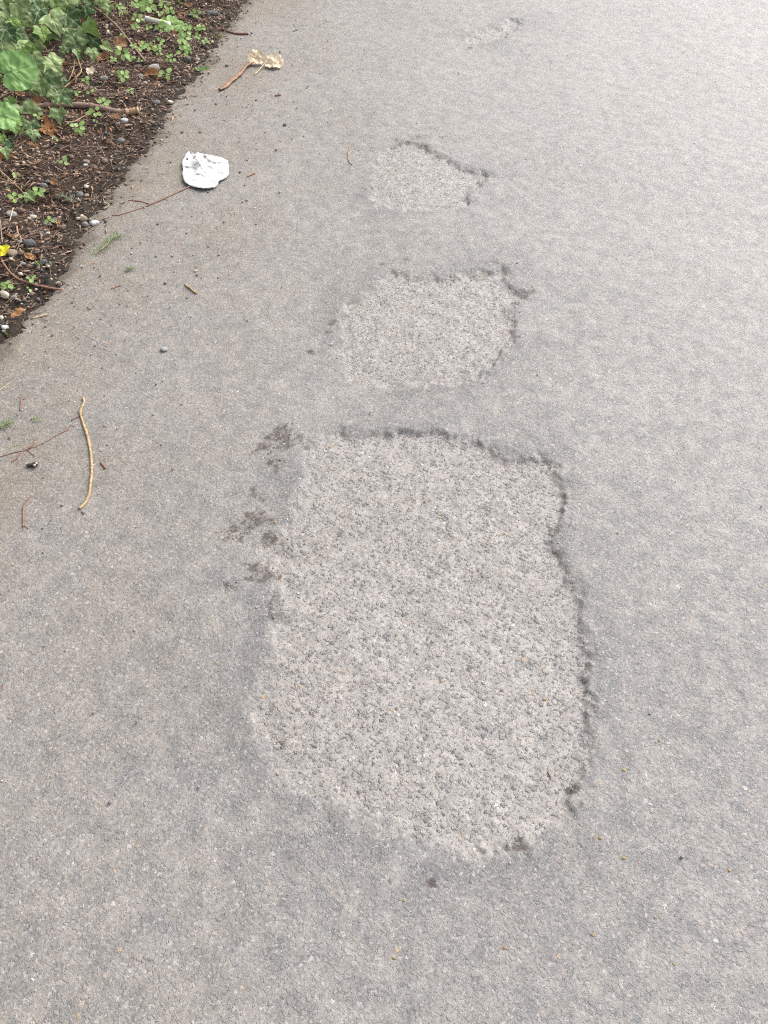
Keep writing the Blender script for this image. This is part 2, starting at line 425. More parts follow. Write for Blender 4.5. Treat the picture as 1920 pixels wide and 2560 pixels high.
def leaf_material(name, lo, hi, vein, rough=.45, spec=.5, trans=.18, vstr=.75, hue=.35):
    t = NT(name)
    co = t.obj()
    r = t.node('ShaderNodeObjectInfo').outputs['Random']
    n = t.noise(co, 45, 4, .6)
    f = t.math('ADD', t.math('MULTIPLY', n, .3), t.math('MULTIPLY', r, .7))
    c = t.ramp(f, [(.15, lo), (.85, hi)])
    c = t.mix(t.math('MULTIPLY', t.attr('vein').outputs['Fac'], vstr), c, vein)
    t.l.new(c, t.b.inputs['Base Color'])
    t.b.inputs['Roughness'].default_value = rough
    t.b.inputs['Specular IOR Level'].default_value = spec
    t.bump(t.math('SUBTRACT', t.math('MULTIPLY', n, .6), t.attr('vein').outputs['Fac']), .5, .0004)
    tr = t.node('ShaderNodeBsdfTranslucent'); t.l.new(c, tr.inputs['Color'])
    ms = t.node('ShaderNodeMixShader'); ms.inputs[0].default_value = trans
    t.l.new(t.b.outputs[0], ms.inputs[1]); t.l.new(tr.outputs[0], ms.inputs[2]); t.l.new(ms.outputs[0], t.out.inputs['Surface'])
    return t.m

def bits_material(name, rough=.8):
    t = NT(name)
    n = t.noise(t.obj(), 300, 3, .6)
    c = t.mix(1.0, t.attr('col').outputs['Color'], t.ramp(n, [(.3, (.65, .65, .65)), (.7, (1.3, 1.3, 1.3))]), 'MULTIPLY')
    t.l.new(c, t.b.inputs['Base Color']); t.b.inputs['Roughness'].default_value = rough
    t.b.inputs['Specular IOR Level'].default_value = .3
    return t.m

M_ASPH, M_SOIL = asphalt_material(), soil_material()
M_IVY = leaf_material('ivy leaf', (.040, .085, .026), (.215, .290, .105), (.46, .53, .32), .5, .25, .04)
M_IVY2 = leaf_material('young ivy leaf', (.10, .19, .03), (.20, .31, .07), (.36, .46, .2), .45, .35)
M_BROAD = leaf_material('broad leaf', (.15, .29, .075), (.24, .40, .14), (.36, .49, .25), .45, .3, .10, .45)
M_DRY = leaf_material('dry brown leaf', (.17, .085, .04), (.34, .19, .10), (.20, .10, .055), .7, .3, .12, .45)
M_DRYO = leaf_material('dry orange leaf', (.30, .14, .055), (.44, .24, .11), (.28, .13, .06), .65, .3, .12, .45)
M_PALE = leaf_material('bleached dry leaf', (.64, .52, .37), (.80, .69, .53), (.52, .40, .27), .7, .3, .1, .55)
M_YEL = leaf_material('yellow leaf', (.62, .55, .01), (.78, .70, .02), (.6, .55, .03), .5, .4, .2, .3)
M_PGRN = leaf_material('pale green leaf', (.28, .36, .12), (.42, .48, .20), (.42, .46, .22), .5, .4, .2, .5)
M_LGRN = leaf_material('fresh green leaf', (.14, .26, .07), (.22, .36, .12), (.26, .38, .16), .4, .5, .2, .5)
M_SEED = leaf_material('seedling leaf', (.20, .33, .08), (.36, .52, .19), (.34, .48, .20), .5, .4, .25, .2)
M_STEMG = simple('green stem', (.14, .20, .05), (.22, .27, .09), 80)
M_STEMB = simple('brown vine stem', (.10, .055, .03), (.20, .12, .07), 90, .7, .3, .001)
M_WOOD = simple('grey-brown bark', (.19, .125, .098), (.34, .235, .185), 70, .75, .3, .004)
M_SPLIT = simple('split wood', (.30, .19, .12), (.42, .28, .18), 160, .8, .3, .003)
M_BARK = simple('peeled reddish bark', (.22, .125, .08), (.40, .25, .17), 45, .75, .3, .004)
M_TAN = simple('tan stem', (.20, .12, .055), (.48, .35, .19), 110, .65, .4, .002)
M_RED = simple('red-brown twig', (.15, .078, .052), (.28, .155, .105), 80, .7, .35, .002)
M_STRAW = simple('straw', (.42, .32, .18), (.56, .45, .28), 80, .6, .4)
M_FIR = simple('fir needles', (.07, .15, .05), (.16, .27, .10), 60, .5, .4, 0, .1)
M_FIRD = simple('blue-green fir needles', (.045, .095, .06), (.11, .18, .12), 60, .5, .4, 0, .1)
M_GRASS = simple('grass blades', (.12, .20, .04), (.24, .34, .09), 50, .5, .4, 0, .15)
M_MOSSG = simple('moss tufts', (.10, .14, .025), (.22, .25, .06), 50, .8, .2, 0, .1)
M_PAPER = simple('white paper', (.50, .50, .495), (.60, .60, .595), 26, .8, .2, .003)
M_CREAM = simple('cream stained paper', (.70, .64, .52), (.82, .79, .71), 40, .7, .3)
M_TUBE = simple('white plastic tube', (.78, .78, .76), (.84, .84, .83), 30, .4, .5)
M_TIP = simple('bluish grey tube end', (.55, .60, .66), (.66, .70, .75), 80, .45, .5)
M_PRINT = simple('yellow-green print', (.60, .58, .18), (.70, .68, .30), 80, .5, .4)
M_DARKPR = simple('dark green print', (.10, .14, .05), (.16, .20, .08), 80, .5, .4)
M_HUSK = simple('dark husk', (.02, .013, .010), (.07, .045, .032), 120, .6, .4, .003)
M_BITS, M_GRAV = bits_material('plant litter'), bits_material('gravel', .7)
PEB = {'grey': simple('grey stone', (.15, .145, .14), (.26, .25, .24), 60, .6, .4, .002, rand=.2),
       'dark': simple('dark slate stone', (.075, .078, .082), (.15, .15, .152), 60, .55, .4, .002, rand=.2),
       'black': simple('black stone', (.018, .018, .018), (.05, .048, .046), 60, .5, .4, .002),
       'tan': simple('tan stone', (.26, .20, .14), (.40, .32, .24), 45, .65, .4, .002, rand=.15),
       'brown': simple('brown stone', (.13, .085, .06), (.24, .17, .125), 50, .65, .4, .002, rand=.2),
       'cream': simple('cream stone', (.46, .40, .30), (.62, .56, .45), 45, .65, .4, .002, rand=.15),
       'pale': simple('pale grey stone', (.36, .35, .34), (.52, .51, .49), 45, .65, .4, .003, rand=.15),
       'white': simple('white stone', (.74, .74, .74), (.86, .86, .86), 60, .7, .4, .003),
       'orange': simple('orange stone', (.42, .28, .13), (.52, .38, .21), 60, .6, .4, .002, rand=.15),
       'pink': simple('pinkish stone', (.36, .25, .22), (.50, .38, .34), 60, .6, .4, .002, rand=.15)}

# ------------------------------------------------------------------ the setting
def axis(lo, flo, fhi, hi, step):
    fine = [flo]
    while fine[-1] < fhi: fine.append(fine[-1] + (step(fine[-1]) if callable(step) else step))
    s0 = fine[1] - fine[0]; s1 = fine[-1] - fine[-2]
    a, s = [], s0
    x = flo
    while x > lo: s *= 1.25; x -= s; a.append(x)
    b, s = [], s1
    x = fine[-1]
    while x < hi: s *= 1.25; x += s; b.append(x)
    return np.array(a[::-1] + fine + b)
xs = axis(-3, -1.05, 1.85, 9, .0032)
ys = axis(-4, .08, 4.2, 45, lambda y: .0022 + .0016 * y)
X, Y = np.meshgrid(xs, ys)
z, patch, bit, moss, dirt_shade, bitumen_shade = path_fields(X, Y)
under = edge_d(X, Y)
z = np.where(under > .06, z - .02 - np.minimum(.3 * (under - .06), .08), z)
GRIDS.append((xs, ys, z))
path = link('path', grid_mesh('path', xs, ys, z, M_ASPH, {'patch': patch, 'bitumen': bit, 'moss': moss, 'dirt_shade': dirt_shade, 'bitumen_shade': bitumen_shade}))
tag(path, kind='structure')
xs = axis(-20, -2.0, -.35, .3, .005); ys = axis(-6, 1.3, 4.3, 45, .0055)
X, Y = np.meshgrid(xs, ys)
z = soil_h(X, Y)
z = np.where(edge_d(X, Y) < -.06, -.06 - np.minimum(.2 * (-edge_d(X, Y) - .06), .15), z)
GRIDS.append((xs, ys, z))
soil = link('soil', grid_mesh('soil', xs, ys, z, M_SOIL, {'edge': sstep(.16, .02, edge_d(X, Y))}))
tag(soil, kind='structure')
gm = mesh('ground', [(-300, -300, -.3), (300, -300, -.3), (300, 300, -.3), (-300, 300, -.3)], [(0, 1, 2, 3)], simple('far ground', (.16, .15, .13), (.22, .2, .18), 2, .9))
tag(link('ground', gm), kind='structure')

# unseen hedge added beyond the soil bed to shade the left of the path
def added_hedge():
    root = empty('added_hedge', (-3.6, 1.5, 0)); tag(root, 'unseen greenery added behind the ivy bed to shade the path', 'added_hedge')
    n = 26000
    y = rs.uniform(-3.5, 7, n); h = 2.5 * rs.rand(n) ** .8
    lump = .35 * fbm(y, h, .9, 777, 3)
    x = -2.95 - .35 * (h / 2.5) + lump - rs.gamma(1.4, .22, n) + np.interp(y, [-3.5, 1.5, 7], [-.9, -.35, 2.2])
    c = np.stack([x, y, h + .05], -1)
    a = rs.normal(size=(n, 3)) + np.array([.6, 0, .6]); a /= np.linalg.norm(a, axis=1)[:, None]
    b = np.cross(a, rs.normal(size=(n, 3))); b /= np.linalg.norm(b, axis=1)[:, None]
    d = np.cross(a, b); sz = rs.uniform(.05, .10, n)[:, None]
    co = np.stack([c - b * sz, c + d * sz * .45 + a * sz * .1, c + b * sz, c - d * sz * .45 + a * sz * .1], 1).reshape(-1, 3) - np.array(root.location)
    link('foliage', raw_mesh('foliage', co, np.arange(4 * n).reshape(n, 4), simple('hedge leaves', (.03, .06, .02), (.07, .12, .04), 8, .5, .4, 0, .15), None, False), root)
    for k in range(9):
        yy = -3 + k * 1.15; xx = float(-3.5 + np.interp(yy, [-3.5, 1.5, 7], [-.9, -.35, 2.2]))
        tube('trunk', [(xx, yy, -.1), (xx + .04, yy + .05, 1.2), (xx - .05, yy, 1.9)], [.05, .04, .02], M_WOOD, 8, root, k)

# ------------------------------------------------------------------ litter and grit nobody could count
def visible(p, margin=60):
    d = p - np.array([0, 0, CAM_H])
    zc = d @ CF
    u = d @ CR / zc * F + 960; v = 1280 - d @ CU / zc * F
    return (u > -margin) & (u < 1920 + margin) & (v > -margin) & (v < 2560 + margin)
def scatter(n, dmin, dmax, fall=None):
    out = []
    tot = 0
    while tot < n:
        x = rs.uniform(-2.1, -.3, 20000); y = rs.uniform(1.5, 4.25, 20000)
        d = edge_d(x, y)
        ok = (d > dmin) & (d < dmax)
        if fall is not None: ok &= rs.rand(20000) < fall(d)
        x, y = x[ok], y[ok]
        p = np.stack([x, y, ground_h(x, y)], -1)
        p = p[visible(p)]
        out.append(p); tot += len(p)
    return np.concatenate(out)[:n]
def stuff(name, pts, templ_v, templ_f, sizes, aspect, colors, tilt, mat, lift=0.0):
    n, k = len(pts), len(templ_v)
    yaw = rs.rand(n) * 2 * np.pi; pit = rs.normal(0, tilt, n); rol = rs.normal(0, tilt * 1.3, n)
    V = np.repeat(templ_v[None], n, 0) * (sizes[:, None, None] * aspect[:, None, :])
    V = V + 0
    bend = rs.normal(0, .35, n)[:, None]
    V[:, :, 1] += bend * V[:, :, 0] ** 2 / sizes[:, None]
    cy, sy = np.cos(rol), np.sin(rol)
    y_, z_ = V[:, :, 1] * cy[:, None] - V[:, :, 2] * sy[:, None], V[:, :, 1] * sy[:, None] + V[:, :, 2] * cy[:, None]
    cp, sp = np.cos(pit), np.sin(pit)
    x_, z2 = V[:, :, 0] * cp[:, None] - z_ * sp[:, None], V[:, :, 0] * sp[:, None] + z_ * cp[:, None]
    ca, sa = np.cos(yaw), np.sin(yaw)
    co = np.stack([x_ * ca[:, None] - y_ * sa[:, None], x_ * sa[:, None] + y_ * ca[:, None], z2], -1) + pts[:, None, :]
    co[:, :, 2] += lift + (rs.rand(n) * .004)[:, None]
    f = (templ_f[None] + (np.arange(n) * k)[:, None, None]).reshape(-1, templ_f.shape[1])
    o = link(name, raw_mesh(name, co.reshape(-1, 3), f, mat, None, False, np.repeat(colors, k, 0)))
    return o
def prism(segs=3):                           # sliver: triangular section tapering to both ends
    v, f = [], []
    for i in range(segs + 1):
        t = i / segs; w = math.sin(math.pi * (.1 + .8 * t)) * .5
        for a in (math.pi / 2, math.pi * 7 / 6, math.pi * 11 / 6):
            v.append((t - .5, w * math.cos(a), w * math.sin(a)))
    for i in range(segs):
        for j in range(3):
            a, b = i * 3 + j, i * 3 + (j + 1) % 3
            f.append((a, b, b + 3, a + 3))
    return np.array(v), np.array(f)
pv, pf = prism()
def pick(n, pal, var=.3):
    pal = np.array(pal); c = pal[rs.randint(0, len(pal), n)]
    return np.clip(c * (1 + rs.uniform(-var, var, (n, 1))), 0, 1)
litter = [(.23, .15, .105), (.31, .205, .14), (.15, .09, .062), (.42, .31, .22), (.10, .065, .048), (.26, .145, .09), (.07, .048, .037), (.20, .135, .10)]
fall_soil = lambda d: np.where(d < 0, .22 * np.exp(d / .03), np.clip(.3 + d / .10, 0, 1))
n = 9000
p = scatter(n, -.07, 1.6, fall_soil)
o = stuff('needle_litter', p, pv, pf, rs.uniform(.012, .05, n), np.stack([np.ones(n), rs.uniform(.025, .06, n), rs.uniform(.025, .05, n)], -1), pick(n, litter), .18, M_BITS, .001)
tag(o, 'thin brown needles and fibres strewn over the soil bed', 'plant litter', kind='stuff')
n = 7000
p = scatter(n, -.08, 1.6, fall_soil)
o = stuff('bark_litter', p, pv, pf, rs.uniform(.007, .024, n), np.stack([np.ones(n), rs.uniform(.25, .6, n), rs.uniform(.06, .22, n)], -1), pick(n, litter), .3, M_BITS)
tag(o, 'small brown bark crumbs mixed through the soil bed', 'bark litter', kind='stuff')
bm = bmesh.new(); bmesh.ops.create_icosphere(bm, subdivisions=1, radius=.5)
iv = np.array([v.co[:] for v in bm.verts]); iff = np.array([[v.index for v in f.verts] for f in bm.faces]); bm.free()
iv = iv * (1 + rs.uniform(-.16, .16, (len(iv), 1)))
gravc = [(.19, .165, .145), (.12, .11, .10), (.30, .24, .18), (.16, .11, .085), (.42, .37, .30), (.09, .085, .08), (.30, .23, .20), (.22, .17, .13)]
n = 3200
p = scatter(n, -.05, 1.4, lambda d: np.where(d < 0, .25, 1) * np.clip(1.1 - d / 1.1, .1, 1))
sz = rs.gamma(2.2, .0022, n) + .003
o = stuff('gravel', p, iv, iff, sz, np.stack([np.ones(n), rs.uniform(.6, 1, n), rs.uniform(.45, .8, n)], -1), pick(n, gravc), .4, M_GRAV)
tag(o, 'fine mixed gravel pressed into the soil bed', 'gravel', kind='stuff')
PAPER_C = flat(510, 425)
n = 800
x = rs.uniform(-1.0, 1.6, 60000); y = rs.uniform(.3, 4.2, 60000); d = -edge_d(x, y)
ok = (d > 0) & (rs.rand(60000) < np.exp(-d / .28) + .006)
p = np.stack([x[ok], y[ok], ground_h(x[ok], y[ok])], -1); p = p[visible(p)]; rs.shuffle(p); p = p[:n]
rub = []
for k, P in enumerate(PW):
    for i in range(len(P)):
        a_, b_ = P[i], P[(i + 1) % len(P)]
        m_ = max(2, int(np.hypot(*(b_ - a_)) * (110 if (a_[0] < P[:, 0].mean() - .1 and k == 0) else 45)))
        q_ = a_ + (b_ - a_) * rs.rand(m_, 1) + rs.normal(0, .014, (m_, 2)); rub.append(q_)
for q, r, s_ in MW[:17]:
    rub.append(q + rs.normal(0, r * 1.0, (15, 2)))
rub = np.concatenate(rub)
n1_ = len(p)
p = np.vstack([p, np.c_[rub, ground_h(rub[:, 0], rub[:, 1]) - .0035]]); n = len(p)
p = p[np.hypot((p[:, 0] - PAPER_C[0]), (p[:, 1] - PAPER_C[1])) > .09]; n1_ -= n - len(p); n = len(p)
gcol = pick(n, [(.30, .285, .27), (.22, .21, .205), (.34, .31, .28), (.13, .125, .12), (.17, .16, .15), (.20, .195, .19), (.38, .36, .33), (.24, .20, .16), (.6, .58, .55), (.16, .155, .15)])
gcol[n1_:] = pick(n - n1_, [(.30, .28, .26), (.24, .23, .22), (.34, .31, .28), (.20, .19, .18), (.38, .35, .32), (.27, .22, .19)], .15)
o = stuff('grit', p, iv, iff, np.minimum(rs.gamma(2, .0012, n) + .002, .006), np.stack([np.ones(n), rs.uniform(.6, 1, n), rs.uniform(.4, .8, n)], -1), gcol, .4, M_GRAV)
tag(o, 'tiny loose grit scattered over the dirty side of the asphalt', 'grit', kind='stuff')

# ------------------------------------------------------------------ leaves
def resample(P, n):
    P = np.array(P, float); Q = np.vstack([P, P[:1]])
    s = np.r_[0, np.cumsum(np.hypot(*np.diff(Q, axis=0).T))]
    t = np.linspace(0, s[-1], n, endpoint=False)
    return np.stack([np.interp(t, s, Q[:, 0]), np.interp(t, s, Q[:, 1])], -1)
def sym(right):                              # mirrored outline, base first, tip last
    r = list(right); l = [(-x, y) for x, y in r[::-1] if abs(x) > 1e-6]
    return r + l
IVY = sym([(0, .06), (.10, -.07), (.27, -.12), (.42, -.03), (.43, .13), (.52, .28), (.62, .44), (.45, .47), (.29, .53), (.18, .72), (.07, .90), (0, 1.0)])
IVYN = sym([(0, .04), (.10, -.04), (.24, -.05), (.32, .08), (.36, .25), (.42, .38), (.29, .46), (.21, .58), (.13, .76), (.05, .92), (0, 1.0)])
OVAL = sym([(0, 0), (.10, .06), (.20, .2), (.25, .4), (.23, .6), (.15, .8), (.06, .94), (0, 1)])
LANCE = sym([(0, 0), (.06, .08), (.11, .25), (.125, .5), (.10, .72), (.05, .9), (0, 1)])
ROUND = sym([(0, .10), (.12, -.02), (.30, -.03), (.46, .12), (.53, .35), (.50, .6), (.38, .82), (.2, .95), (0, 1)])
DISC = sym([(0, 0), (.2, .03), (.38, .2), (.45, .5), (.36, .8), (.2, .96), (0, 1)])
MAPLE = sym([(0, .05), (.16, -.04), (.40, -.02), (.30, .14), (.50, .22), (.62, .46), (.40, .46), (.28, .52), (.30, .72), (.14, .72), (0, 1.0)])
OAK = sym([(0, 0), (.06, .1), (.18, .16), (.10, .26), (.26, .36), (.14, .46), (.30, .58), (.16, .66), (.22, .82), (.08, .86), (0, 1)])
RAGGED = sym([(0, .02), (.18, .0), (.36, .05), (.33, .16), (.50, .25), (.44, .38), (.56, .55), (.43, .62), (.44, .8), (.27, .78), (.2, .95), (.08, .88), (0, 1)])
VEINS = {'palm': [((0, .05), (0, 1)), ((0, .05), (.6, .44)), ((0, .05), (-.6, .44)), ((0, .05), (.42, -.03)), ((0, .05), (-.42, -.03)), ((0, .4), (.2, .65)), ((0, .4), (-.2, .65))],
         'pinn': [((0, 0), (0, 1))] + [((0, .1 + .17 * k), (sgn * .5, .3 + .2 * k)) for k in range(4) for sgn in (1, -1)]}
def leaf_mesh(name, outline, mat, veins='palm', n=64, rings=8, fold=.25, droop=.25, curl=0.0, wob=.04, vw=.022, seed=0, hole=None):
    r = np.random.RandomState(seed)
    O = resample(outline, n) * (1 + r.normal(0, .012, (n, 1)))
    c = np.array([0, .34])
    V = [np.array([[c[0], c[1]]])]
    for k in range(1, rings + 1): V.append(c + (O - c) * (k / rings))
    V = np.vstack(V)
    ve = np.zeros(len(V))
    for a, b in VEINS[veins]:
        a, b = np.array(a), np.array(b); e = b - a
        t = np.clip(((V - a) @ e) / (e @ e), 0, 1)
        dd = np.hypot(*(V - a - t[:, None] * e).T)
        ve = np.maximum(ve, np.exp(-(dd / (vw * (1.1 - .5 * t))) ** 2) * (1 - .4 * t))
    x, y = V[:, 0], V[:, 1]
    zz = fold * np.abs(x) * .8 - droop * (y - .3) ** 2 - droop * .6 * x * x
    rr = np.hypot(x, y - .34)
    ang = np.arctan2(y - .34, x)
    zz = zz + curl * rr * rr * (1 + .6 * np.sin(3 * ang + r.rand() * 6)) + wob * fbm(x, y, 3.2, seed + 900, 3) * 1.2 - .03 * ve
    faces = []
    for j in range(n): faces.append((0, 1 + j, 1 + (j + 1) % n))
    for k in range(rings - 1):
        for j in range(n):
            a = 1 + k * n + j; b = 1 + k * n + (j + 1) % n
            if hole and abs(.5 * (V[a, 0] + V[b + n, 0]) - hole[0]) < hole[2] and abs(.5 * (V[a, 1] + V[b + n, 1]) - hole[1]) < hole[2]: continue
            faces.append((a, a + n, b + n, b))
    return mesh(name, np.c_[V, zz], faces, mat, True, {'vein': ve})

def leaf_matrix(p, tip, size, face=.5, roll=0.0, base=True):
    """frame at p, tip heading along photo direction tip, facing between straight up and the viewer"""
    p = np.asarray(p, float)
    tocam = np.array([0, 0, CAM_H]) - p; tocam /= np.linalg.norm(tocam)
    nrm = (1 - face) * np.array([0, 0, 1.0]) + face * tocam; nrm /= np.linalg.norm(nrm)
    d = tip[0] * CR - tip[1] * CU
    yv = d - nrm * (d @ nrm); yv /= np.linalg.norm(yv)
    q = Quaternion(Vector(yv), roll)
    nv = q @ Vector(nrm)
    xv = Vector(yv).cross(nv)
    m = Matrix(((xv.x, yv[0], nv.x, p[0]), (xv.y, yv[1], nv.y, p[1]), (xv.z, yv[2], nv.z, p[2]), (0, 0, 0, 1)))
    return m @ Matrix.Diagonal((size, size, size, 1))
def put(o, m):
    o.matrix_basis = (Matrix.Translation(-Vector(o.parent.location)) @ m) if o.parent else m

def tube(name, pts, rads, mat, sides=8, parent=None, seed=0, rough=.12, flat_=1.0):
    """bent tapering tube through 3D points (Catmull-Rom), closed at both ends"""
    P = [Vector(p) for p in pts]
    Q, T = [], []
    sub = 6
    for i in range(len(P) - 1):
        p0, p1, p2, p3 = P[max(i - 1, 0)], P[i], P[i + 1], P[min(i + 2, len(P) - 1)]
        for k in range(sub):
            t = k / sub
            Q.append(.5 * ((2 * p1) + (p2 - p0) * t + (2 * p0 - 5 * p1 + 4 * p2 - p3) * t * t + (3 * p1 - p0 - 3 * p2 + p3) * t ** 3)); T.append((i + t) / (len(P) - 1))
    Q.append(P[-1]); T.append(1)
    rr = random.Random(seed + 5)
    verts, faces = [], []
    for i, q in enumerate(Q):
        d = (Q[min(i + 1, len(Q) - 1)] - Q[max(i - 1, 0)]).normalized()
        sx = d.cross(Vector((0, 0, 1)))
        if sx.length < 1e-3: sx = Vector((1, 0, 0))
        sx.normalize(); up = sx.cross(d)
        rad = float(np.interp(T[i], np.linspace(0, 1, len(rads)), rads)) * (1 + rr.uniform(-rough, rough) + .07 * math.sin(i * .9 + seed) * math.sin(i * .37))
        for j in range(sides):
            a = 2 * math.pi * j / sides
            w = rad * (1 + rr.uniform(-rough, rough) * .6)
            verts.append(q + sx * (w * math.cos(a)) + up * (w * math.sin(a) * flat_))
    for i in range(len(Q) - 1):
        for j in range(sides):
            a, b = i * sides + j, i * sides + (j + 1) % sides
            faces.append((a, b, b + sides, a + sides))
    faces.append(tuple(range(sides))[::-1]); faces.append(tuple(range((len(Q) - 1) * sides, len(Q) * sides)))
    off = Vector(parent.location) if parent else None
    if off is not None: verts = [v - off for v in verts]
    return link(name, mesh(name, verts, faces, mat), parent)

def twig(name, label, cat, px, r0, r1, mat, group=None, lift=.0, branches=(), arch=0.0, sides=8, flat_=1.0, seed=0, pname='side_twig'):
    """stick lying where the photo shows it; px are photo pixels, radii in photo pixels"""
    def world(pp, ra, rb, arch=0.0):
        out = []
        for i, (a, b) in enumerate(pp):
            t = i / max(len(pp) - 1, 1)
            g = at(a, b); rad = (ra + (rb - ra) * t) * mpp(g)
            out.append(tuple(at(a, b, lift + rad * .9 * flat_ + arch * math.sin(math.pi * t))))
        s = mpp(out[len(out) // 2])
        return out, [ra * s, (ra + rb) / 2 * s, rb * s]
    pts, rad = world(px, r0, r1, arch)
    if branches:
        root = empty(name, pts[0]); tube('stem', pts, rad, mat, sides, root, seed, .12, flat_)
        for k, br in enumerate(branches):
            bp, ra, rb = br[0], br[1], br[2]
            m2 = br[3] if len(br) > 3 else mat; nm = br[4] if len(br) > 4 else pname
            q, r_ = world(bp, ra, rb)
            tube(nm, q, r_, m2, max(5, sides - 2), root, seed + 9 * k, .15)
    else:
        root = tube(name, pts, rad, mat, sides, None, seed, .12, flat_)
    return tag(root, label, cat, group)

added_hedge()

# --- ivy: each plant is a vine with its own leaves
IVM = [leaf_mesh('ivy_leaf', IVY, M_IVY, seed=s, fold=f_, droop=d_, wob=.05) for s, f_, d_ in ((1, .28, .3), (2, .15, .45), (3, .4, .2), (4, .05, .5))]
IVM += [leaf_mesh('ivy_leaf', IVYN, M_IVY, seed=s, fold=f_, droop=d_, wob=.05) for s, f_, d_ in ((5, .3, .3), (6, .55, .3))]
IVY_Y = [leaf_mesh('ivy_leaf', IVY, M_IVY2, seed=8, fold=.3, droop=.3), leaf_mesh('ivy_leaf', IVYN, M_IVY2, seed=9, fold=.4, droop=.2)]
def ivy(name, label, leaves, stems, lift=.05, seed=0):
    rr = random.Random(seed)
    p0 = at(*stems[0][0])
    root = empty(name, p0); tag(root, label, 'ivy')
    for k, st in enumerate(stems):
        pts = [tuple(at(a, b, lift * .45)) for a, b in st]
        s = mpp(pts[0]); tube('stem', pts, [1.6 * s, 1.4 * s, .9 * s], M_STEMB, 6, root, seed + k)
    for (cx, cy, size, tx, ty, *rest) in leaves:
        young = rest[0] if rest else 0
        L = lift * rr.uniform(.6, 1.5)
        g = at(cx, cy, L); s = mpp(g)
        l = math.hypot(tx, ty); dx, dy = tx / l, ty / l
        sz = size * s * 1.1
        b = at(cx - dx * size * .42, cy - dy * size * .42, L + sz * .1)
        me = rr.choice(IVY_Y if young else IVM)
        o = link('leaf', me, root)
        put(o, leaf_matrix(b, (dx, dy), sz, rr.uniform(.38, .72), rr.uniform(-.45, .45)))
        # leaf stalk from the blade base down to the litter
        e = at(cx - dx * size * .42 + rr.uniform(-8, 8), cy - dy * size * .42 + rr.uniform(2, 14), .004)
        tube('leaf_stalk', [tuple(b), tuple((np.array(b) + np.array(e)) / 2 + np.array([0, 0, .008])), tuple(e)], [.9 * s] * 2, M_STEMG if young else M_STEMB, 5, root, seed)
Z1 = lambda L: [(a / 5.184, b / 5.184, c / 5.184, *r) for a, b, c, *r in L]
Z3 = lambda L: [(a / 5.184, 280 + b / 5.184, c / 5.184, *r) for a, b, c, *r in L]
back = Z1([(130, 170, 270, 1, .5), (290, 90, 260, 1, .6), (60, 60, 220, .4, 1), (500, 190, 230, -.3, 1), (410, 260, 230, .8, 1), (200, 320, 230, .8, .5, 1), (20, 300, 200, .5, 1), (350, 20, 220, .6, .8),
           (700, 30, 240, .4, 1, 1), (560, 40, 200, -.2, 1), (120, 430, 210, .6, .8), (20, 440, 190, .2, 1), (250, 430, 200, 1, .4), (330, 200, 200, .3, 1), (470, 60, 200, .5, 1), (180, -30, 220, .4, 1)])
mid = Z1([(690, 280, 350, .45, .9), (930, 240, 240, .9, .6), (1110, 150, 220, .2, 1), (1180, 340, 230, .7, .8, 1), (880, 40, 230, .6, .9), (1000, 20, 170, .4, 1), (1320, 20, 180, .2, 1), (1410, 120, 140, -.2, 1),
          (1150, 10, 150, .7, .6), (820, 160, 180, .5, 1, 1), (900, 420, 190, .5, .9), (970, 550, 290, .4, 1), (830, 660, 150, -.5, .9), (1000, 690, 130, .3, 1), (1180, 480, 280, .9, .6), (1380, 610, 160, .9, .5),
          (1200, 690, 150, .2, 1), (1050, 420, 180, .8, .7), (610, 480, 200, .1, 1), (680, 420, 180, .8, .6)])
low = Z1([(450, 500, 240, .8, .8), (250, 560, 230, .7, .5), (120, 520, 230, .3, 1), (40, 620, 240, .3, 1), (470, 650, 220, .3, 1), (400, 640, 180, -.2, 1, 1), (690, 810, 260, .7, .8), (440, 790, 240, .3, 1), (490, 880, 230, .6, .9),
          (300, 690, 160, .5, .8, 1), (540, 420, 180, .3, 1, 1), (660, 1090, 320, .8, .7), (560, 1000, 260, .7, .8), (840, 1260, 220, .7, .7), (720, 1260, 190, .1, 1), (820, 1050, 110, .3, 1), (520, 1130, 190, .3, 1), (380, 1130, 190, .8, .7)])
edge_ = Z1([(340, 1470, 320, .5, .9), (760, 1490, 190, .2, 1), (140, 1330, 150, .4, .8, 1), (160, 1590, 210, .4, 1), (300, 1600, 150, .6, .5, 1), (230, 1420, 150, -.6, .6)]) + \
        Z3([(410, 190, 180, .2, 1), (430, 290, 150, .1, 1), (200, 240, 110, .3, 1, 1), (130, 400, 170, .5, .9), (70, 520, 170, .4, 1), (20, 190, 130, .5, 1), (25, 350, 110, .2, 1, 1), (290, 250, 60, .8, .3, 1)])
ivy('ivy_plant', 'dense mass of overlapping green ivy leaves filling the top left corner', back, [[(-20, 60), (30, 40), (70, 20), (110, 5)], [(5, 20), (40, 60), (80, 100)]], .09, 1)
ivy('ivy_plant', 'ivy spray with pale-veined leaves running right along the top of the bed', mid, [[(110, 30), (150, 70), (190, 100), (225, 125)], [(120, 10), (180, 15), (235, 30), (275, 30)]], .06, 2)
ivy('ivy_plant', 'trailing ivy with leaves hanging just above the thick fallen stick', low, [[(10, 100), (60, 110), (100, 160), (130, 215), (160, 250)], [(20, 120), (70, 130), (95, 190)]], .055, 3)
ivy('ivy_plant', 'small ivy runner with pointed leaves below the thick stick at the left edge', edge_, [[(10, 290), (60, 285), (85, 320), (75, 345), (25, 372)], [(60, 285), (100, 288), (145, 290)]], .035, 4)
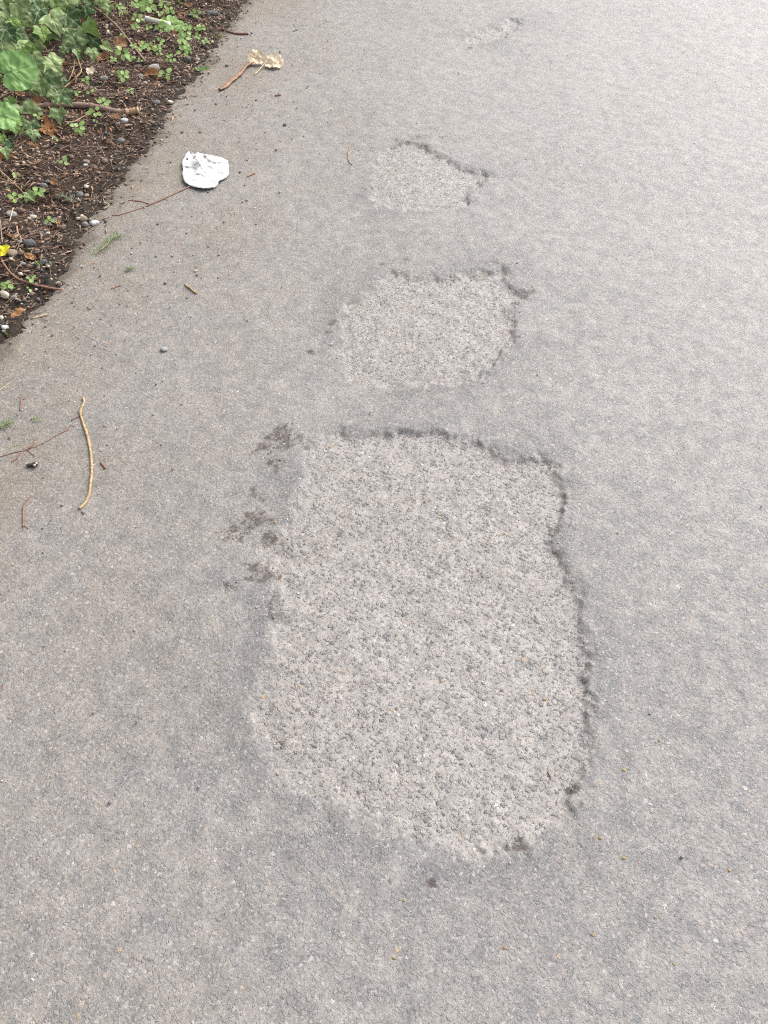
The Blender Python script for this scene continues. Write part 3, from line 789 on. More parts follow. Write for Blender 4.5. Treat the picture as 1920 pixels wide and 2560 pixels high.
ivy('ivy_seedling', 'single small mottled ivy sprig on the soil beside crossed tan stems', Z3([(390, 1080, 150, .5, .6), (350, 1120, 90, -.3, 1)]), [[(62, 488), (70, 486), (78, 492)]], .012, 5)

# --- broad glossy leaves at the left edge
root = empty('broad_leaf_plant', at(-15, 260))
tag(root, 'plant with large smooth bright green rounded leaves at the left edge', 'plant')
BL = [leaf_mesh('broad_leaf', ROUND, M_BROAD, 'pinn', 80, 12, .12, .25, .12, .05, .014, seed=21), leaf_mesh('broad_leaf', ROUND, M_BROAD, 'pinn', 80, 12, .2, .2, .05, .05, .02, seed=22)]
for me, cx, cy, size, tx, ty, face in ((BL[0], 2, 188, 92, 1, -.45, .62), (BL[1], -22, 282, 72, 1, .25, .35)):
    g = at(cx, cy, .10 if cy < 220 else .06); s = mpp(g)
    o = link('leaf', me, root); put(o, leaf_matrix(g, (tx, ty), size * s, face, .12))
    e = at(cx - 8, cy + 60, 0.0)
    tube('leaf_stalk', [tuple(g), tuple((np.array(g) + np.array(e)) / 2), tuple(e)], [2.6 * s, 2.2 * s], M_STEMG, 7, root)

# --- fallen leaves
def fallen(label, outline, mat, cx, cy, size, tip, seed, cat='dry leaf', face=.3, roll=0, fold=.2, droop=-.1, curl=.25, veins='palm', stalk=True, name='dry_leaf', group=None, lift=.008, hole=None):
    l = math.hypot(*tip); d = (tip[0] / l, tip[1] / l)
    g = at(cx, cy, lift); s = mpp(g); sz = size * s
    b = at(cx - d[0] * size * .45, cy - d[1] * size * .45, lift)
    root = empty(name, b)
    o = link('blade', leaf_mesh('blade', outline, mat, veins, 56, 8, fold, droop, curl, .09, .02, seed, hole), root)
    put(o, leaf_matrix(b, d, sz, face, roll))
    if stalk:
        e = at(cx - d[0] * size * .85, cy - d[1] * size * .85 + 2, .003)
        tube('stalk', [tuple(b), tuple((np.array(b) * .5 + np.array(e) * .5) + np.array([0, 0, .002])), tuple(e)], [.9 * s, .7 * s], mat, 5, root, seed)
    return tag(root, label, cat, group)
fallen('crumpled brown lobed leaf lying below the slim white tube', MAPLE, M_DRY, 427, 92, 42, (-.1, 1), 31, face=.6)
fallen('curled orange-brown leaf touching the long pale grey pebble', RAGGED, M_DRYO, 381, 190, 40, (1, .5), 32, face=.55, curl=.4)
fallen('flat orange-brown oval leaf right of the white tube under small seedlings', OVAL, M_DRYO, 464, 43, 44, (1, .5), 33, face=.3, veins='pinn', stalk=False)
fallen('tan star-shaped leaf on the soil below the thick stick', MAPLE, M_DRYO, 120, 326, 42, (-.8, .3), 34, face=.55)
fallen('brown curled leaf beside the lowest ivy runner', OAK, M_DRY, 80, 360, 36, (1, .3), 35, face=.5, veins='pinn')
fallen('rust-brown leaf half hidden under the lowest ivy leaf at the left edge', RAGGED, M_DRYO, 14, 400, 40, (.9, .5), 36, face=.5)
fallen('light tan oak-lobed leaf near the lower end of the soil bed', OAK, M_DRYO, 40, 780, 42, (.8, -.8), 37, face=.4, veins='pinn', stalk=False)
fallen('smooth tan oval leaf right of the largest round pebble', OVAL, M_DRYO, 76, 642, 36, (1, .5), 38, face=.35, veins='pinn', curl=.1, stalk=False)
fallen('pale yellow-green oval leaf on the soil under crossed stems', OVAL, M_PGRN, 44, 442, 36, (.8, .8), 39, 'fallen leaf', face=.5, veins='pinn', name='fallen_leaf', curl=.05)
fallen('yellow-brown curled leaf with a green tip above the flat black stone', OVAL, M_PALE, 138, 350, 24, (.5, 1), 40, face=.5, veins='pinn', stalk=False)
fallen('brown leaf lying at the right end of the top ivy spray', RAGGED, M_DRY, 299, 107, 36, (1, .2), 41, face=.45)
fallen('upright brown leaf between the ivy and the big smooth leaf', OVAL, M_DRYO, 105, 152, 34, (.3, 1), 42, face=.7, veins='pinn', stalk=False)
fallen('small brown leaf curled under the ivy left of the bent pale stem', RAGGED, M_DRYO, 158, 163, 24, (0, 1), 43, face=.6, stalk=False)
fallen('pale yellow ivy-shaped leaf near the thin straight stick', IVYN, M_PGRN, 309, 43, 32, (-.2, 1), 44, 'fallen leaf', face=.6, name='fallen_leaf')
fallen('small brown leaf touching the crusty pale stone below the stick end', MAPLE, M_DRY, 291, 298, 28, (.6, .7), 45, face=.4, stalk=False)
fallen('round tan leaf beside the stick under the low ivy', DISC, M_DRYO, 113, 297, 24, (.5, .8), 46, face=.6, stalk=False)
fallen('rolled tan leaf in front of the top ivy spray', RAGGED, M_DRY, 257, 146, 32, (1, .6), 47, face=.4, curl=.5)
fallen('small cream leaf scrap on the bare soil right of the bent pale stem', RAGGED, M_PALE, 227, 178, 22, (.3, 1), 48, face=.5, stalk=False)
fallen('brown leaf in the shade left of the thick stick', OVAL, M_DRY, 85, 250, 44, (1, -.6), 49, face=.35, veins='pinn')
fallen('dark brown leaf standing beside the star-shaped ivy leaf', OVAL, M_DRY, 172, 300, 40, (.2, 1), 50, face=.5, veins='pinn', stalk=False)
fallen('reddish pointed leaf standing beside the twin green seedling leaves', LANCE, M_DRYO, 146, 556, 26, (.15, -1), 51, face=.5, veins='pinn', stalk=False)
fallen('rust-coloured bark-like leaf near the largest round pebble', OAK, M_DRYO, 27, 589, 22, (1, .4), 52, face=.3, veins='pinn', stalk=False)
fallen('bright yellow leaf cut off by the left edge', OVAL, M_YEL, -2, 626, 52, (.75, -.65), 53, 'fallen leaf', face=.55, veins='pinn', curl=.05, stalk=False, name='fallen_leaf', lift=.015)
fallen('narrow fresh green leaf lying on the edge of the asphalt', LANCE, M_LGRN, 505, 171, 42, (1, -.05), 54, 'fallen leaf', face=.45, veins='pinn', curl=.02, stalk=False, name='fallen_leaf')
for i, (cx, cy, sz, tx, ty) in enumerate([(135, 455, 20, 1, .2), (190, 335, 18, .5, .6), (250, 330, 16, 1, .4), (60, 300, 24, .6, 1), (330, 60, 24, 1, .3), (350, 110, 20, .2, 1), (420, 25, 26, 1, .2), (470, 12, 26, 1, .1), (90, 405, 20, 1, -.4), (30, 500, 18, 1, 0),
                                          (20, 60, 30, 0, 1), (200, 60, 26, .3, 1), (140, 120, 24, .2, 1), (50, 235, 30, 1, .3), (120, 235, 26, .8, .4), (380, 120, 18, 1, .5), (520, 60, 16, 1, 0), (160, 440, 14, 1, 0)]):
    fallen('small crumpled brown leaf scrap mixed into the litter', [RAGGED, OAK, OVAL][i % 3], M_DRY, cx, cy, sz, (tx, ty), 70 + i, face=.35, veins='pinn', curl=.35, stalk=False, group='small brown leaf scraps in the litter')

# --- the two-part bleached leaf on the path
g0 = at(660, 157)
root = empty('bleached_leaf', g0); tag(root, 'cream dried leaf in two crinkled halves with a thin stalk, beside the bark strip', 'dry leaf')
for nm, cx, cy, size, tip, seed, face, hole in (('small_half', 654, 152, 42, (-1, -.25), 61, .55, None), ('large_half', 663, 157, 50, (1, .02), 62, .5, (.06, .72, .07))):
    b = at(cx + (6 if tip[0] < 0 else 0), cy, .012); s = mpp(b)
    o = link(nm, leaf_mesh(nm, RAGGED, M_PALE, 'palm', 64, 12, .30, -.05, .12, .09, .03, seed, hole), root)
    put(o, leaf_matrix(b, tip, size * s, face, .12 if tip[0] < 0 else -.25))
s = mpp(g0)
tube('stalk', [tuple(at(665, 154, .014)), tuple(at(652, 170, .008)), tuple(at(637, 186, .003))], [1.1 * s, 1.0 * s, 1.5 * s], M_STRAW, 6, root)

# ------------------------------------------------------------------ sticks
r_ = twig('fallen_stick', 'thick smooth grey-brown stick with a broken right end, lying across the soil', 'stick',
     [(40, 272), (77, 268), (120, 264), (164, 262), (212, 264), (251, 270), (289, 279), (318, 280)], 5.5, 7.5, M_WOOD, lift=.004, sides=14, seed=1,
     branches=[([(312, 280), (328, 279), (346, 276)], 7.4, 8.2, M_SPLIT, 'broken_end'), ([(250, 268), (258, 264), (263, 262)], 2.2, 1.2, M_WOOD, 'knot')])
twig('straight_stick', 'thin straight brown stick slanting down through the seedlings', 'stick', [(203, 0), (231, 15), (270, 44), (301, 75), (330, 112), (363, 153)], 1.6, 2.6, M_WOOD, lift=.012, seed=2)
twig('bent_twig', 'pale brown dry stem bent like an elbow below the ivy', 'stem', [(158, 220), (174, 208), (193, 191), (203, 177), (199, 160), (191, 131)], 1.8, 1.2, M_TAN, lift=.008, arch=.02, seed=3,
     branches=[([(168, 208), (181, 181), (188, 147)], 1.3, 1.0)])
twig('thin_twig', 'thin dark twig slanting down right of the bent stem', 'twig', [(247, 158), (265, 178), (284, 197)], 1.0, .7, M_WOOD, seed=4)
twig('thin_twig', 'thin horizontal dry twig crossing behind the bent stem', 'twig', [(168, 160), (195, 160), (220, 163), (257, 168)], 1.0, .8, M_WOOD, lift=.004, seed=5)
twig('root', 'long reddish root curving down the left edge on to the asphalt', 'root', [(-6, 625), (0, 641), (12, 664), (29, 685), (48, 699), (77, 709), (106, 716), (131, 721), (155, 724)], 2.4, 2.8, M_RED, lift=.003, seed=6)
twig('dry_twig', 'tan stem slanting down to the small mottled ivy sprig', 'stem', [(-4, 423), (20, 444), (44, 467), (67, 492)], 1.6, 1.3, M_TAN, lift=.008, seed=7)
twig('dry_twig', 'pinkish brown stem crossing under the tan one', 'stem', [(-4, 443), (39, 466), (62, 473), (90, 479)], 1.4, 1.0, M_RED, lift=.003, seed=8)
twig('split_twig', 'split pale brown twig lying on the gravelly soil', 'twig', [(93, 607), (118, 598), (135, 590), (147, 584)], 2.0, 1.5, M_SPLIT, seed=9, branches=[([(108, 588), (128, 587), (140, 589)], 1.4, 1.1), ([(122, 597), (134, 594), (143, 593)], 1.0, .6)])
twig('long_twig', 'brown forked twig leading from the soil to the white paper', 'twig', [(280, 538), (299, 537), (356, 519), (409, 497), (448, 479), (475, 466)], .9, 2.0, M_RED, seed=10, branches=[([(320, 501), (349, 503), (373, 510)], 1.0, 1.2), ([(409, 497), (416, 500), (420, 500)], .8, .5)])
twig('short_twig', 'reddish twig lying on the asphalt at the top of the soil edge', 'twig', [(549, 69), (569, 78), (592, 84), (621, 84)], 2.0, 2.6, M_RED, seed=11)
twig('long_stick', 'long tan wavy stick lying up and down the asphalt', 'stick', [(207, 993), (210, 1005), (201, 1029), (205, 1049), (218, 1087), (225, 1121), (229, 1157), (228, 1193), (222, 1237), (212, 1259), (198, 1271)], 3.0, 3.6, M_TAN, seed=12, sides=10)
twig('short_twig', 'short red twig under the top of the long tan stick', 'twig', [(178, 1051), (193, 1043), (209, 1036)], 1.6, 1.1, M_RED, seed=13)
twig('branched_twig', 'thin red twig with flat side shoots running in from the left edge', 'twig', [(-8, 1144), (0, 1142), (36, 1131), (68, 1124), (109, 1107), (145, 1087), (171, 1073)], 1.2, 1.0, M_RED, seed=14,
     branches=[([(72, 1121), (84, 1109), (92, 1092)], 2.6, 1.2), ([(51, 1131), (43, 1143), (29, 1155)], 2.2, 1.6), ([(68, 1124), (77, 1132), (87, 1140)], 1.2, .9), ([(171, 1073), (175, 1065), (187, 1066)], .8, .6), ([(160, 1079), (166, 1072), (165, 1068)], .9, .6)])
twig('short_twig', 'stubby pinkish twig above the branched red twig', 'twig', [(55, 994), (53, 1010), (50, 1026)], 2.2, 1.5, M_RED, seed=15, branches=[([(55, 996), (61, 999), (64, 998)], .9, .5)])
twig('short_twig', 'dark red hooked twig with a forked lower end', 'twig', [(74, 1244), (60, 1261), (58, 1290), (58, 1316)], 1.4, 2.2, M_RED, seed=16, branches=[([(58, 1310), (65, 1318), (71, 1322)], 1.4, .8), ([(58, 1310), (58, 1322), (58, 1328)], 1.0, .6)])
twig('wood_chip', 'small red-brown wood chip right of the long tan stick', 'wood chip', [(252, 1155), (258, 1163), (264, 1171)], 2.4, 2.6, M_RED, seed=17)
twig('straw', 'pale straw at the left edge of the asphalt', 'straw', [(-4, 977), (16, 963), (36, 951)], 1.2, .6, M_STRAW, seed=18)
twig('straw', 'thin greenish straw above the branched red twig', 'straw', [(15, 1123), (35, 1115), (55, 1111)], .8, .7, M_PGRN, seed=19)
twig('pine_needle', 'curved orange pine needle alone left of the uppermost worn patch', 'pine needle', [(875, 367), (870, 386), (873, 405), (881, 412)], 1.4, .9, M_BARK, seed=20)
twig('wood_chip', 'yellowish stub of twig on the asphalt below the white paper', 'wood chip', [(462, 711), (476, 722), (491, 733)], 2.0, 2.6, M_TAN, seed=21)
twig('pine_needle', 'short orange needle on the asphalt below the green fir sprig', 'pine needle', [(278, 722), (290, 717), (302, 712)], 1.2, 2.0, M_BARK, seed=22)
twig('pine_needle', 'short orange needle on the asphalt left of the white ring pebble', 'pine needle', [(265, 866), (271, 858), (277, 851)], 1.0, 1.6, M_BARK, seed=23)
twig('wood_chip', 'orange wood sliver on the asphalt right of the white paper', 'wood chip', [(617, 441), (626, 437), (637, 432)], 1.6, 2.4, M_BARK, seed=24)
twig('wood_chip', 'flat orange chip on the asphalt below the cream dried leaf', 'wood chip', [(688, 238), (695, 238), (702, 237)], 1.8, 2.0, M_BARK, seed=25)
twig('pine_needle', 'upright brown needle on the asphalt below the white paper', 'pine needle', [(438, 612), (441, 604), (444, 597)], 1.0, 1.8, M_BARK, seed=26)
twig('wood_chip', 'long cream sliver on the asphalt at the lower end of the soil', 'wood chip', [(82, 796), (100, 791), (118, 786)], 1.4, 3.0, M_STRAW, seed=27)
twig('straw', 'short pale straw beside the long cream sliver', 'straw', [(128, 793), (134, 788), (139, 784)], .9, .7, M_STRAW, seed=28)
twig('wood_chip', 'tiny orange-red chip near the lower right of the big worn patch', 'wood chip', [(1369, 1928), (1374, 1938), (1378, 1948)], 1.4, 1.0, M_BARK, seed=29)
twig('wood_chip', 'reddish sliver low at the left edge of the asphalt', 'wood chip', [(8, 1709), (7, 1717), (6, 1724)], 1.6, 1.4, M_RED, seed=30)
twig('thin_twig', 'pale twig lying across the pale grey pebble', 'twig', [(33, 520), (28, 538), (24, 553)], 1.3, .9, M_STRAW, lift=.022, seed=31)
twig('thin_twig', 'curved orange twig under the round grey pebble at the asphalt edge', 'twig', [(277, 354), (287, 362), (300, 366), (320, 365)], 1.6, 1.4, M_BARK, lift=.003, seed=32)
twig('thin_twig', 'zigzag pale rootlet at the edge of the asphalt below the thick stick', 'twig', [(258, 497), (262, 505), (273, 512), (260, 521)], .9, .8, M_STRAW, lift=.003, seed=33)
twig('thin_twig', 'long thin twig pointing from the ivy runner to the thick stick', 'twig', [(160, 305), (185, 304), (205, 293), (224, 283)], 1.3, 1.0, M_TAN, lift=.005, seed=34)
twig('thin_twig', 'brown twig slanting on the soil above the dark blue-green fir frond', 'twig', [(137, 417), (155, 427), (172, 436)], 1.8, 1.4, M_WOOD, seed=35)
twig('thin_twig', 'thin brown twig lying level on the soil below the brown pebble', 'twig', [(228, 428), (250, 431), (282, 433)], 1.3, .9, M_RED, seed=36)
twig('thin_twig', 'dark grey twig leaning at the left edge above the yellow leaf', 'twig', [(1, 550), (3, 580), (6, 606)], 1.6, 1.4, M_WOOD, lift=.01, seed=37)
twig('thin_twig', 'forked orange-brown twig above the largest round pebble', 'twig', [(42, 565), (44, 580), (50, 590), (58, 588)], 2.2, 2.4, M_BARK, lift=.004, seed=38, branches=[([(50, 590), (52, 598), (50, 603)], 2.0, 2.0)])
for i in range(34):
    for _ in range(60):
        cx, cy = rnd.uniform(0, 520), rnd.uniform(5, 780)
        g = at(cx, cy); d = float(edge_d(g[0], g[1]))
        if .06 < d < .9: break
    a = rnd.uniform(0, math.pi); L = rnd.uniform(14, 34); k = rnd.uniform(-.25, .25)
    pts = [(cx + math.cos(a) * L * t - math.sin(a) * k * L * (t * t), cy + .6 * (math.sin(a) * L * t + math.cos(a) * k * L * (t * t))) for t in (-1, -.3, .3, 1)]
    twig('fine_twig', 'fine dry brown twig tangled in the soil litter', 'twig', pts, rnd.uniform(.6, 1.1), .5, rnd.choice([M_TAN, M_WOOD, M_RED, M_STRAW]), 'fine twigs in the litter', .004, seed=100 + i, sides=5)

# --- bark strip with splintered end
def strip(name, label, cat, a, b, w, mat, seed):
    r = np.random.RandomState(seed)
    n, m = 40, 9
    a, b = np.array(a, float), np.array(b, float)
    dirv = (b - a) / np.linalg.norm(b - a); nv = np.array([-dirv[1], dirv[0]])
    V, Fc = [], []
    s = mpp(at(*((a + b) / 2)))
    for layer in (0, 1):
        for i in range(n):
            t = i / (n - 1)
            c = a + (b - a) * t + nv * (2.2 * math.sin(t * 5.5) + 1.2 * math.sin(t * 13))
            ww = w * (.62 + .3 * math.sin(math.pi * min(1, t * 1.2 + .1)) + .14 * float(noise(t * 9, seed, 1.0, seed)))
            if t < .1: ww *= .8
            for j in range(m):
                q = j / (m - 1) * 2 - 1
                ext = (5 * float(noise(j * 1.7, 3, 1.0, seed + 4)) if i == 0 else 0) - (5 * float(noise(j * 1.9, 8, 1.0, seed + 5)) if i == n - 1 else 0)
                pp = c + nv * q * ww * .5 + dirv * ext
                h = .006 * (1 - q * q) + .0012 * float(noise(q * 3, t * 3, 2.0, seed)) + .006 * t
                V.append(at(pp[0], pp[1], h + (0.0035 if layer == 0 else 0.0)))
    N = n * m
    for i in range(n - 1):
        for j in range(m - 1):
            k = i * m + j
            Fc.append((k, k + 1, k + m + 1, k + m)); Fc.append((N + k, N + k + m, N + k + m + 1, N + k + 1))
    ring = [i * m for i in range(n)] + [(n - 1) * m + j for j in range(1, m)] + [i * m + m - 1 for i in range(n - 2, -1, -1)] + [j for j in range(m - 2, 0, -1)]
    for k in range(len(ring)):
        p_, q_ = ring[k], ring[(k + 1) % len(ring)]
        Fc.append((p_, q_, q_ + N, p_ + N))
    return tag(link(name, mesh(name, V, Fc, mat)), label, cat)
strip('bark_strip', 'curved strip of peeled reddish bark with a splintered end on the asphalt', 'bark', (549, 223), (634, 154), 12, M_BARK, 3)

# --- fir sprigs
def fir(label, px, n, L, mat, name='fir_sprig', lift=.006, up=.5, seed=0, cat='fir sprig', group=None):
    rr = random.Random(seed)
    pts = [np.array(at(a, b, lift)) for a, b in px]
    root = empty(name, pts[0]); s = mpp(pts[0])
    tube('stem', [tuple(p) for p in pts], [1.1 * s, .8 * s], M_TAN, 6, root, seed)
    V, Fc = [], []
    for i in range(n):
        t = (i + .5) / n * (len(pts) - 1); k = min(int(t), len(pts) - 2); p = pts[k] + (pts[k + 1] - pts[k]) * (t - k)
        ax = pts[k + 1] - pts[k]; ax /= np.linalg.norm(ax)
        for sgn in (1, -1):
            sd = np.cross(ax, [0, 0, 1]); sd /= np.linalg.norm(sd)
            d = sd * sgn * rr.uniform(.7, 1.1) + ax * rr.uniform(.3, .75) + np.array([0, 0, rr.uniform(.1, .9) * up])
            d /= np.linalg.norm(d); ln = L * s * rr.uniform(.75, 1.1) * (1 - .35 * abs(i / n - .45))
            wv = np.cross(d, [0, 0, 1]); wv /= np.linalg.norm(wv); hv = np.cross(wv, d)
            b0 = len(V)
            for q, w in ((0, .35), (.45, .75), (.85, .6), (1, .1)):
                c = p + d * ln * q - np.array([0, 0, .25 * ln * q * q * up])
                for a in range(4):
                    V.append(c + wv * (w * s * 1.7 * math.cos(a * math.pi / 2)) + hv * (w * s * .9 * math.sin(a * math.pi / 2)))
            for q in range(3):
                for a in range(4):
                    x0, x1 = b0 + q * 4 + a, b0 + q * 4 + (a + 1) % 4
                    Fc.append((x0, x1, x1 + 4, x0 + 4))
    V = [v - pts[0] for v in V]
    link('needles', mesh('needles', V, Fc, mat), root)
    return tag(root, label, cat, group)
fir('green fir sprig lying on the asphalt near the soil edge', [(238, 636), (255, 622), (272, 607), (288, 594), (301, 586)], 17, 23, M_FIR, seed=1, up=.9)
fir('tiny dark green fir tip on the asphalt below the green fir sprig', [(312, 674), (322, 671), (331, 669)], 7, 10, M_FIR, seed=2)
fir('dark green fir tip poking in from the left edge of the asphalt', [(-18, 1076), (4, 1064), (28, 1054)], 12, 20, M_FIR, seed=3)
fir('faint small green needle cluster lying on the asphalt above the branched red twig', [(80, 1049), (90, 1047), (100, 1047)], 5, 8, M_FIR, seed=4)
fir('blue-green fir frond standing in the bare soil', [(181, 506), (172, 496), (160, 490), (152, 488)], 9, 22, M_FIRD, seed=5, lift=.012, up=.9)
fir('small fir tip lying in the gravel below the smooth tan leaf', [(88, 652), (95, 658), (100, 664)], 5, 10, M_FIR, seed=6)
fir('short green needle cluster right of the dark oval pebble', [(124, 654), (130, 659)], 4, 9, M_FIRD, seed=7)

# --- grass and moss tufts
def tuft(label, cx, cy, n, H, mat, seed, cat='grass', name='grass_tuft', spread=8, lean=(0, 0), thick=1.0, group=None):
    rr = random.Random(seed)
    g = at(cx, cy); s = mpp(g)
    V, Fc = [], []
    for i in range(n):
        b = np.array(at(cx + rr.uniform(-spread, spread), cy + rr.uniform(-spread, spread) * .45)) - g
        a = rr.uniform(0, 6.28); h = H * s * rr.uniform(.5, 1.1)
        out = np.array([math.cos(a), math.sin(a), 0]) * rr.uniform(.3, 1.0) + np.array([lean[0], lean[1], 0])
        sd = np.array([-math.sin(a), math.cos(a), 0]) * thick * s
        b0 = len(V)
        for q in range(5):
            t = q / 4; c = b + np.array([0, 0, h * (t - .35 * t * t)]) + out * h * .75 * t * t
            w = (1 - t * .85) * .8
            V += [c - sd * w, c + sd * w, c + np.array([0, 0, -.3 * w * thick * s])]
        for q in range(4):
            k = b0 + q * 3
            Fc += [(k, k + 1, k + 4, k + 3), (k + 1, k + 2, k + 5, k + 4), (k + 2, k, k + 3, k + 5)]
    o = link(name, mesh(name, V, Fc, mat)); o.location = g
    return tag(o, label, cat, group)
tuft('green grass blades arching over the dark grey oval pebble', 70, 628, 6, 34, M_GRASS, 1, spread=3)
tuft('grass tuft at the lower left end of the soil bed', 10, 838, 26, 22, M_GRASS, 2, spread=20)
tuft('wispy grey-green grass tuft on the soil below the ivy', 243, 216, 14, 24, M_FIRD, 3, spread=6)
tuft('fuzzy yellow-green weed clump at the top of the soil bed', 452, 10, 46, 16, M_GRASS, 4, spread=14)
tuft('flat green moss tuft at the soil edge below the reddish twig', 543, 92, 40, 8, M_MOSSG, 5, 'moss', 'moss_tuft', 11)
tuft('small green moss tuft at the soil edge above the reddish twig', 571, 66, 24, 8, M_MOSSG, 6, 'moss', 'moss_tuft', 6)
tuft('straw-coloured dry grass tuft among the seedlings near the soil edge', 519, 76, 30, 13, M_STRAW, 7, spread=10)
tuft('pair of grass shoots beside the oak-lobed leaf', 20, 776, 8, 14, M_GRASS, 8, spread=6)
tuft('tiny green sprout in the gravel near the green fir sprig', 182, 613, 8, 8, M_GRASS, 9, spread=3)
tuft('tiny yellow-green sprout at the edge above the grass tuft', 81, 762, 8, 8, M_GRASS, 10, spread=3)
tuft('fine grass wisp at the soil edge left of the cream dried leaf', 462, 226, 9, 10, M_GRASS, 11, spread=4)
tuft('fine grass blades beside the brown pebble near the orange leaf', 421, 208, 7, 12, M_GRASS, 12, spread=3)

# --- seedlings: little stems with round leaves
SM = [leaf_mesh('seedling_leaf', DISC, M_SEED, 'pinn', 18, 3, .1, .15, .12, .02, .03, seed=k) for k in range(3)]
def seedling(label, cx, cy, size, n, seed, group=None):
    size *= .86
    rr = random.Random(seed)
    g = at(cx, cy + size * .35); s = mpp(g)
    root = empty('seedling', g); tag(root, label, 'seedling', group)
    top = at(cx, cy, .018)
    tube('stem', [tuple(g), tuple((np.array(g) + np.array(top)) / 2), tuple(top)], [.7 * s, .5 * s], M_STEMG, 5, root, seed)
    a0 = rr.uniform(0, 6.28)
    for k in range(n):
        a = a0 + k * 6.283 / max(n, 2) + rr.uniform(-.35, .35)
        d = (math.cos(a), math.sin(a) * .8)
        ring = .12 if n < 5 or k % 2 else .34
        L = size * rr.uniform(.42, .58)
        b = at(cx + d[0] * size * ring, cy + d[1] * size * ring * .8, .016 + rr.uniform(0, .008))
        o = link('leaf', rr.choice(SM), root)
        put(o, leaf_matrix(b, d, L * s, rr.uniform(.35, .65), rr.uniform(-.3, .3)))
for i, (cx, cy, sz, n, lab) in enumerate([
    (194, 232, 19, 3, 'small three-leaved seedling above the middle of the thick stick'), (226, 230, 20, 2, 'pair of slanted seedling leaves above the thick stick'),
    (258, 255, 26, 6, 'bushy round-leaved seedling just above the thick stick'), (237, 280, 28, 5, 'star-shaped bright seedling growing against the thick stick'),
    (239, 302, 13, 2, 'tiny seedling just below the thick stick'), (196, 318, 30, 6, 'cluster of round leaves on the soil below the thick stick'),
    (160, 403, 28, 3, 'twin-leaved seedling alone on the dark soil below the black stone'), (96, 477, 30, 4, 'bright clover-like seedling beside the crossed stems'),
    (37, 492, 28, 5, 'bright seedling with a pale leaf near the left edge'), (124, 551, 28, 3, 'seedling with two leaves in a row beside the reddish pointed leaf'),
    (77, 695, 24, 3, 'small seedling beside the long reddish root'), (17, 712, 30, 4, 'clover-like seedling above the cream rock at the left edge'),
    (72, 722, 16, 2, 'pale seedling leaf below the long reddish root'), (308, 188, 28, 6, 'bushy seedling in the open soil between ivy and orange leaf'),
    (327, 227, 20, 3, 'twin-leaved seedling with a grey pebble below it'), (412, 184, 30, 5, 'spreading seedling right of the orange-brown leaf'),
    (426, 145, 24, 5, 'upright seedling above the spreading one near the soil edge'), (215, 200, 22, 3, 'narrow-leaved seedling beside the wispy grey-green grass'),
    (142, 347, 14, 2, 'tiny bright green sprout on the yellow-brown curled leaf'), (95, 287, 22, 3, 'round green leaves under the stick beside the low ivy'),
    (305, 93, 20, 4, 'seedling touching the thin straight stick'), (306, 130, 32, 5, 'row of little round leaves below the brown leaf at the ivy'),
    (283, 148, 18, 4, 'pale little seedling left of the row of round leaves'), (352, 120, 20, 4, 'seedling just right of the thin straight stick'),
    (20, 470, 8, 2, 'speck of a seedling near the left edge above the pinkish stem'), (300, 15, 22, 4, 'bright seedling at the right end of the ivy'),
    (428, 60, 44, 12, 'dense clump of round leaves at the lower end of the white tube'), (400, 67, 26, 5, 'seedling in front of the white tube'),
    (345, 45, 26, 5, 'seedling at the upper end of the white tube'), (338, 66, 20, 4, 'small seedling below the upper end of the white tube'),
    (371, 68, 18, 3, 'twin-leaved seedling below the middle of the white tube'), (425, 25, 24, 4, 'seedling above the flat orange oval leaf'),
    (399, 32, 20, 3, 'upright seedling behind the white tube'), (372, 15, 34, 7, 'leafy seedling clump above the white tube'), (410, 12, 24, 5, 'bright seedling at the top beside the fuzzy weed clump')]):
    seedling(lab, cx, cy, sz, n, 300 + i)
for i, (cx, cy, sz, n) in enumerate([(452, 66, 22, 4), (466, 78, 24, 5), (447, 75, 16, 3), (462, 95, 26, 6), (455, 105, 22, 4), (467, 118, 22, 4), (458, 127, 26, 5), (472, 130, 16, 3), (493, 70, 18, 4), (505, 68, 20, 4), (489, 34, 22, 5), (495, 90, 18, 4),
                                     (513, 103, 20, 4), (395, 118, 20, 4), (398, 132, 16, 3), (378, 118, 24, 5), (401, 102, 20, 3), (360, 112, 22, 4), (334, 115, 20, 4), (326, 143, 22, 3), (350, 150, 16, 3), (336, 12, 22, 4), (348, 4, 26, 5), (470, 63, 16, 3)]):
    seedling('small round-leaved seedling in the loose green scatter near the upper soil edge', cx, cy, sz, n, 400 + i, 'seedlings scattered near the upper soil edge')

# ------------------------------------------------------------------ stones
def stone_mesh(seed, angular=.1):
    bm = bmesh.new(); bmesh.ops.create_icosphere(bm, subdivisions=3, radius=.5)
    r = np.random.RandomState(seed)
    pl = [(Vector(r.normal(size=3)).normalized(), r.uniform(.36, .46)) for _ in range(7)]
    ph = r.rand(6) * 6
    for v in bm.verts:
        c = v.co; k = 1 + .10 * math.sin(5 * c.x + ph[0]) * math.sin(5 * c.y + ph[1]) + .07 * math.sin(8 * c.z + ph[2] + 4 * c.x)
        c *= k
        for nn, dd in pl:
            e = c.dot(nn) - dd
            if e > 0: c -= nn * e * angular * 8
    me = bpy.data.meshes.new('stone'); bm.to_mesh(me); bm.free()
    me.polygons.foreach_set('use_smooth', [True] * len(me.polygons))
    me.materials.append(PEB['grey'])
    return me
STM = [stone_mesh(k, .02) for k in range(4)] + [stone_mesh(10 + k, .11) for k in range(4)]
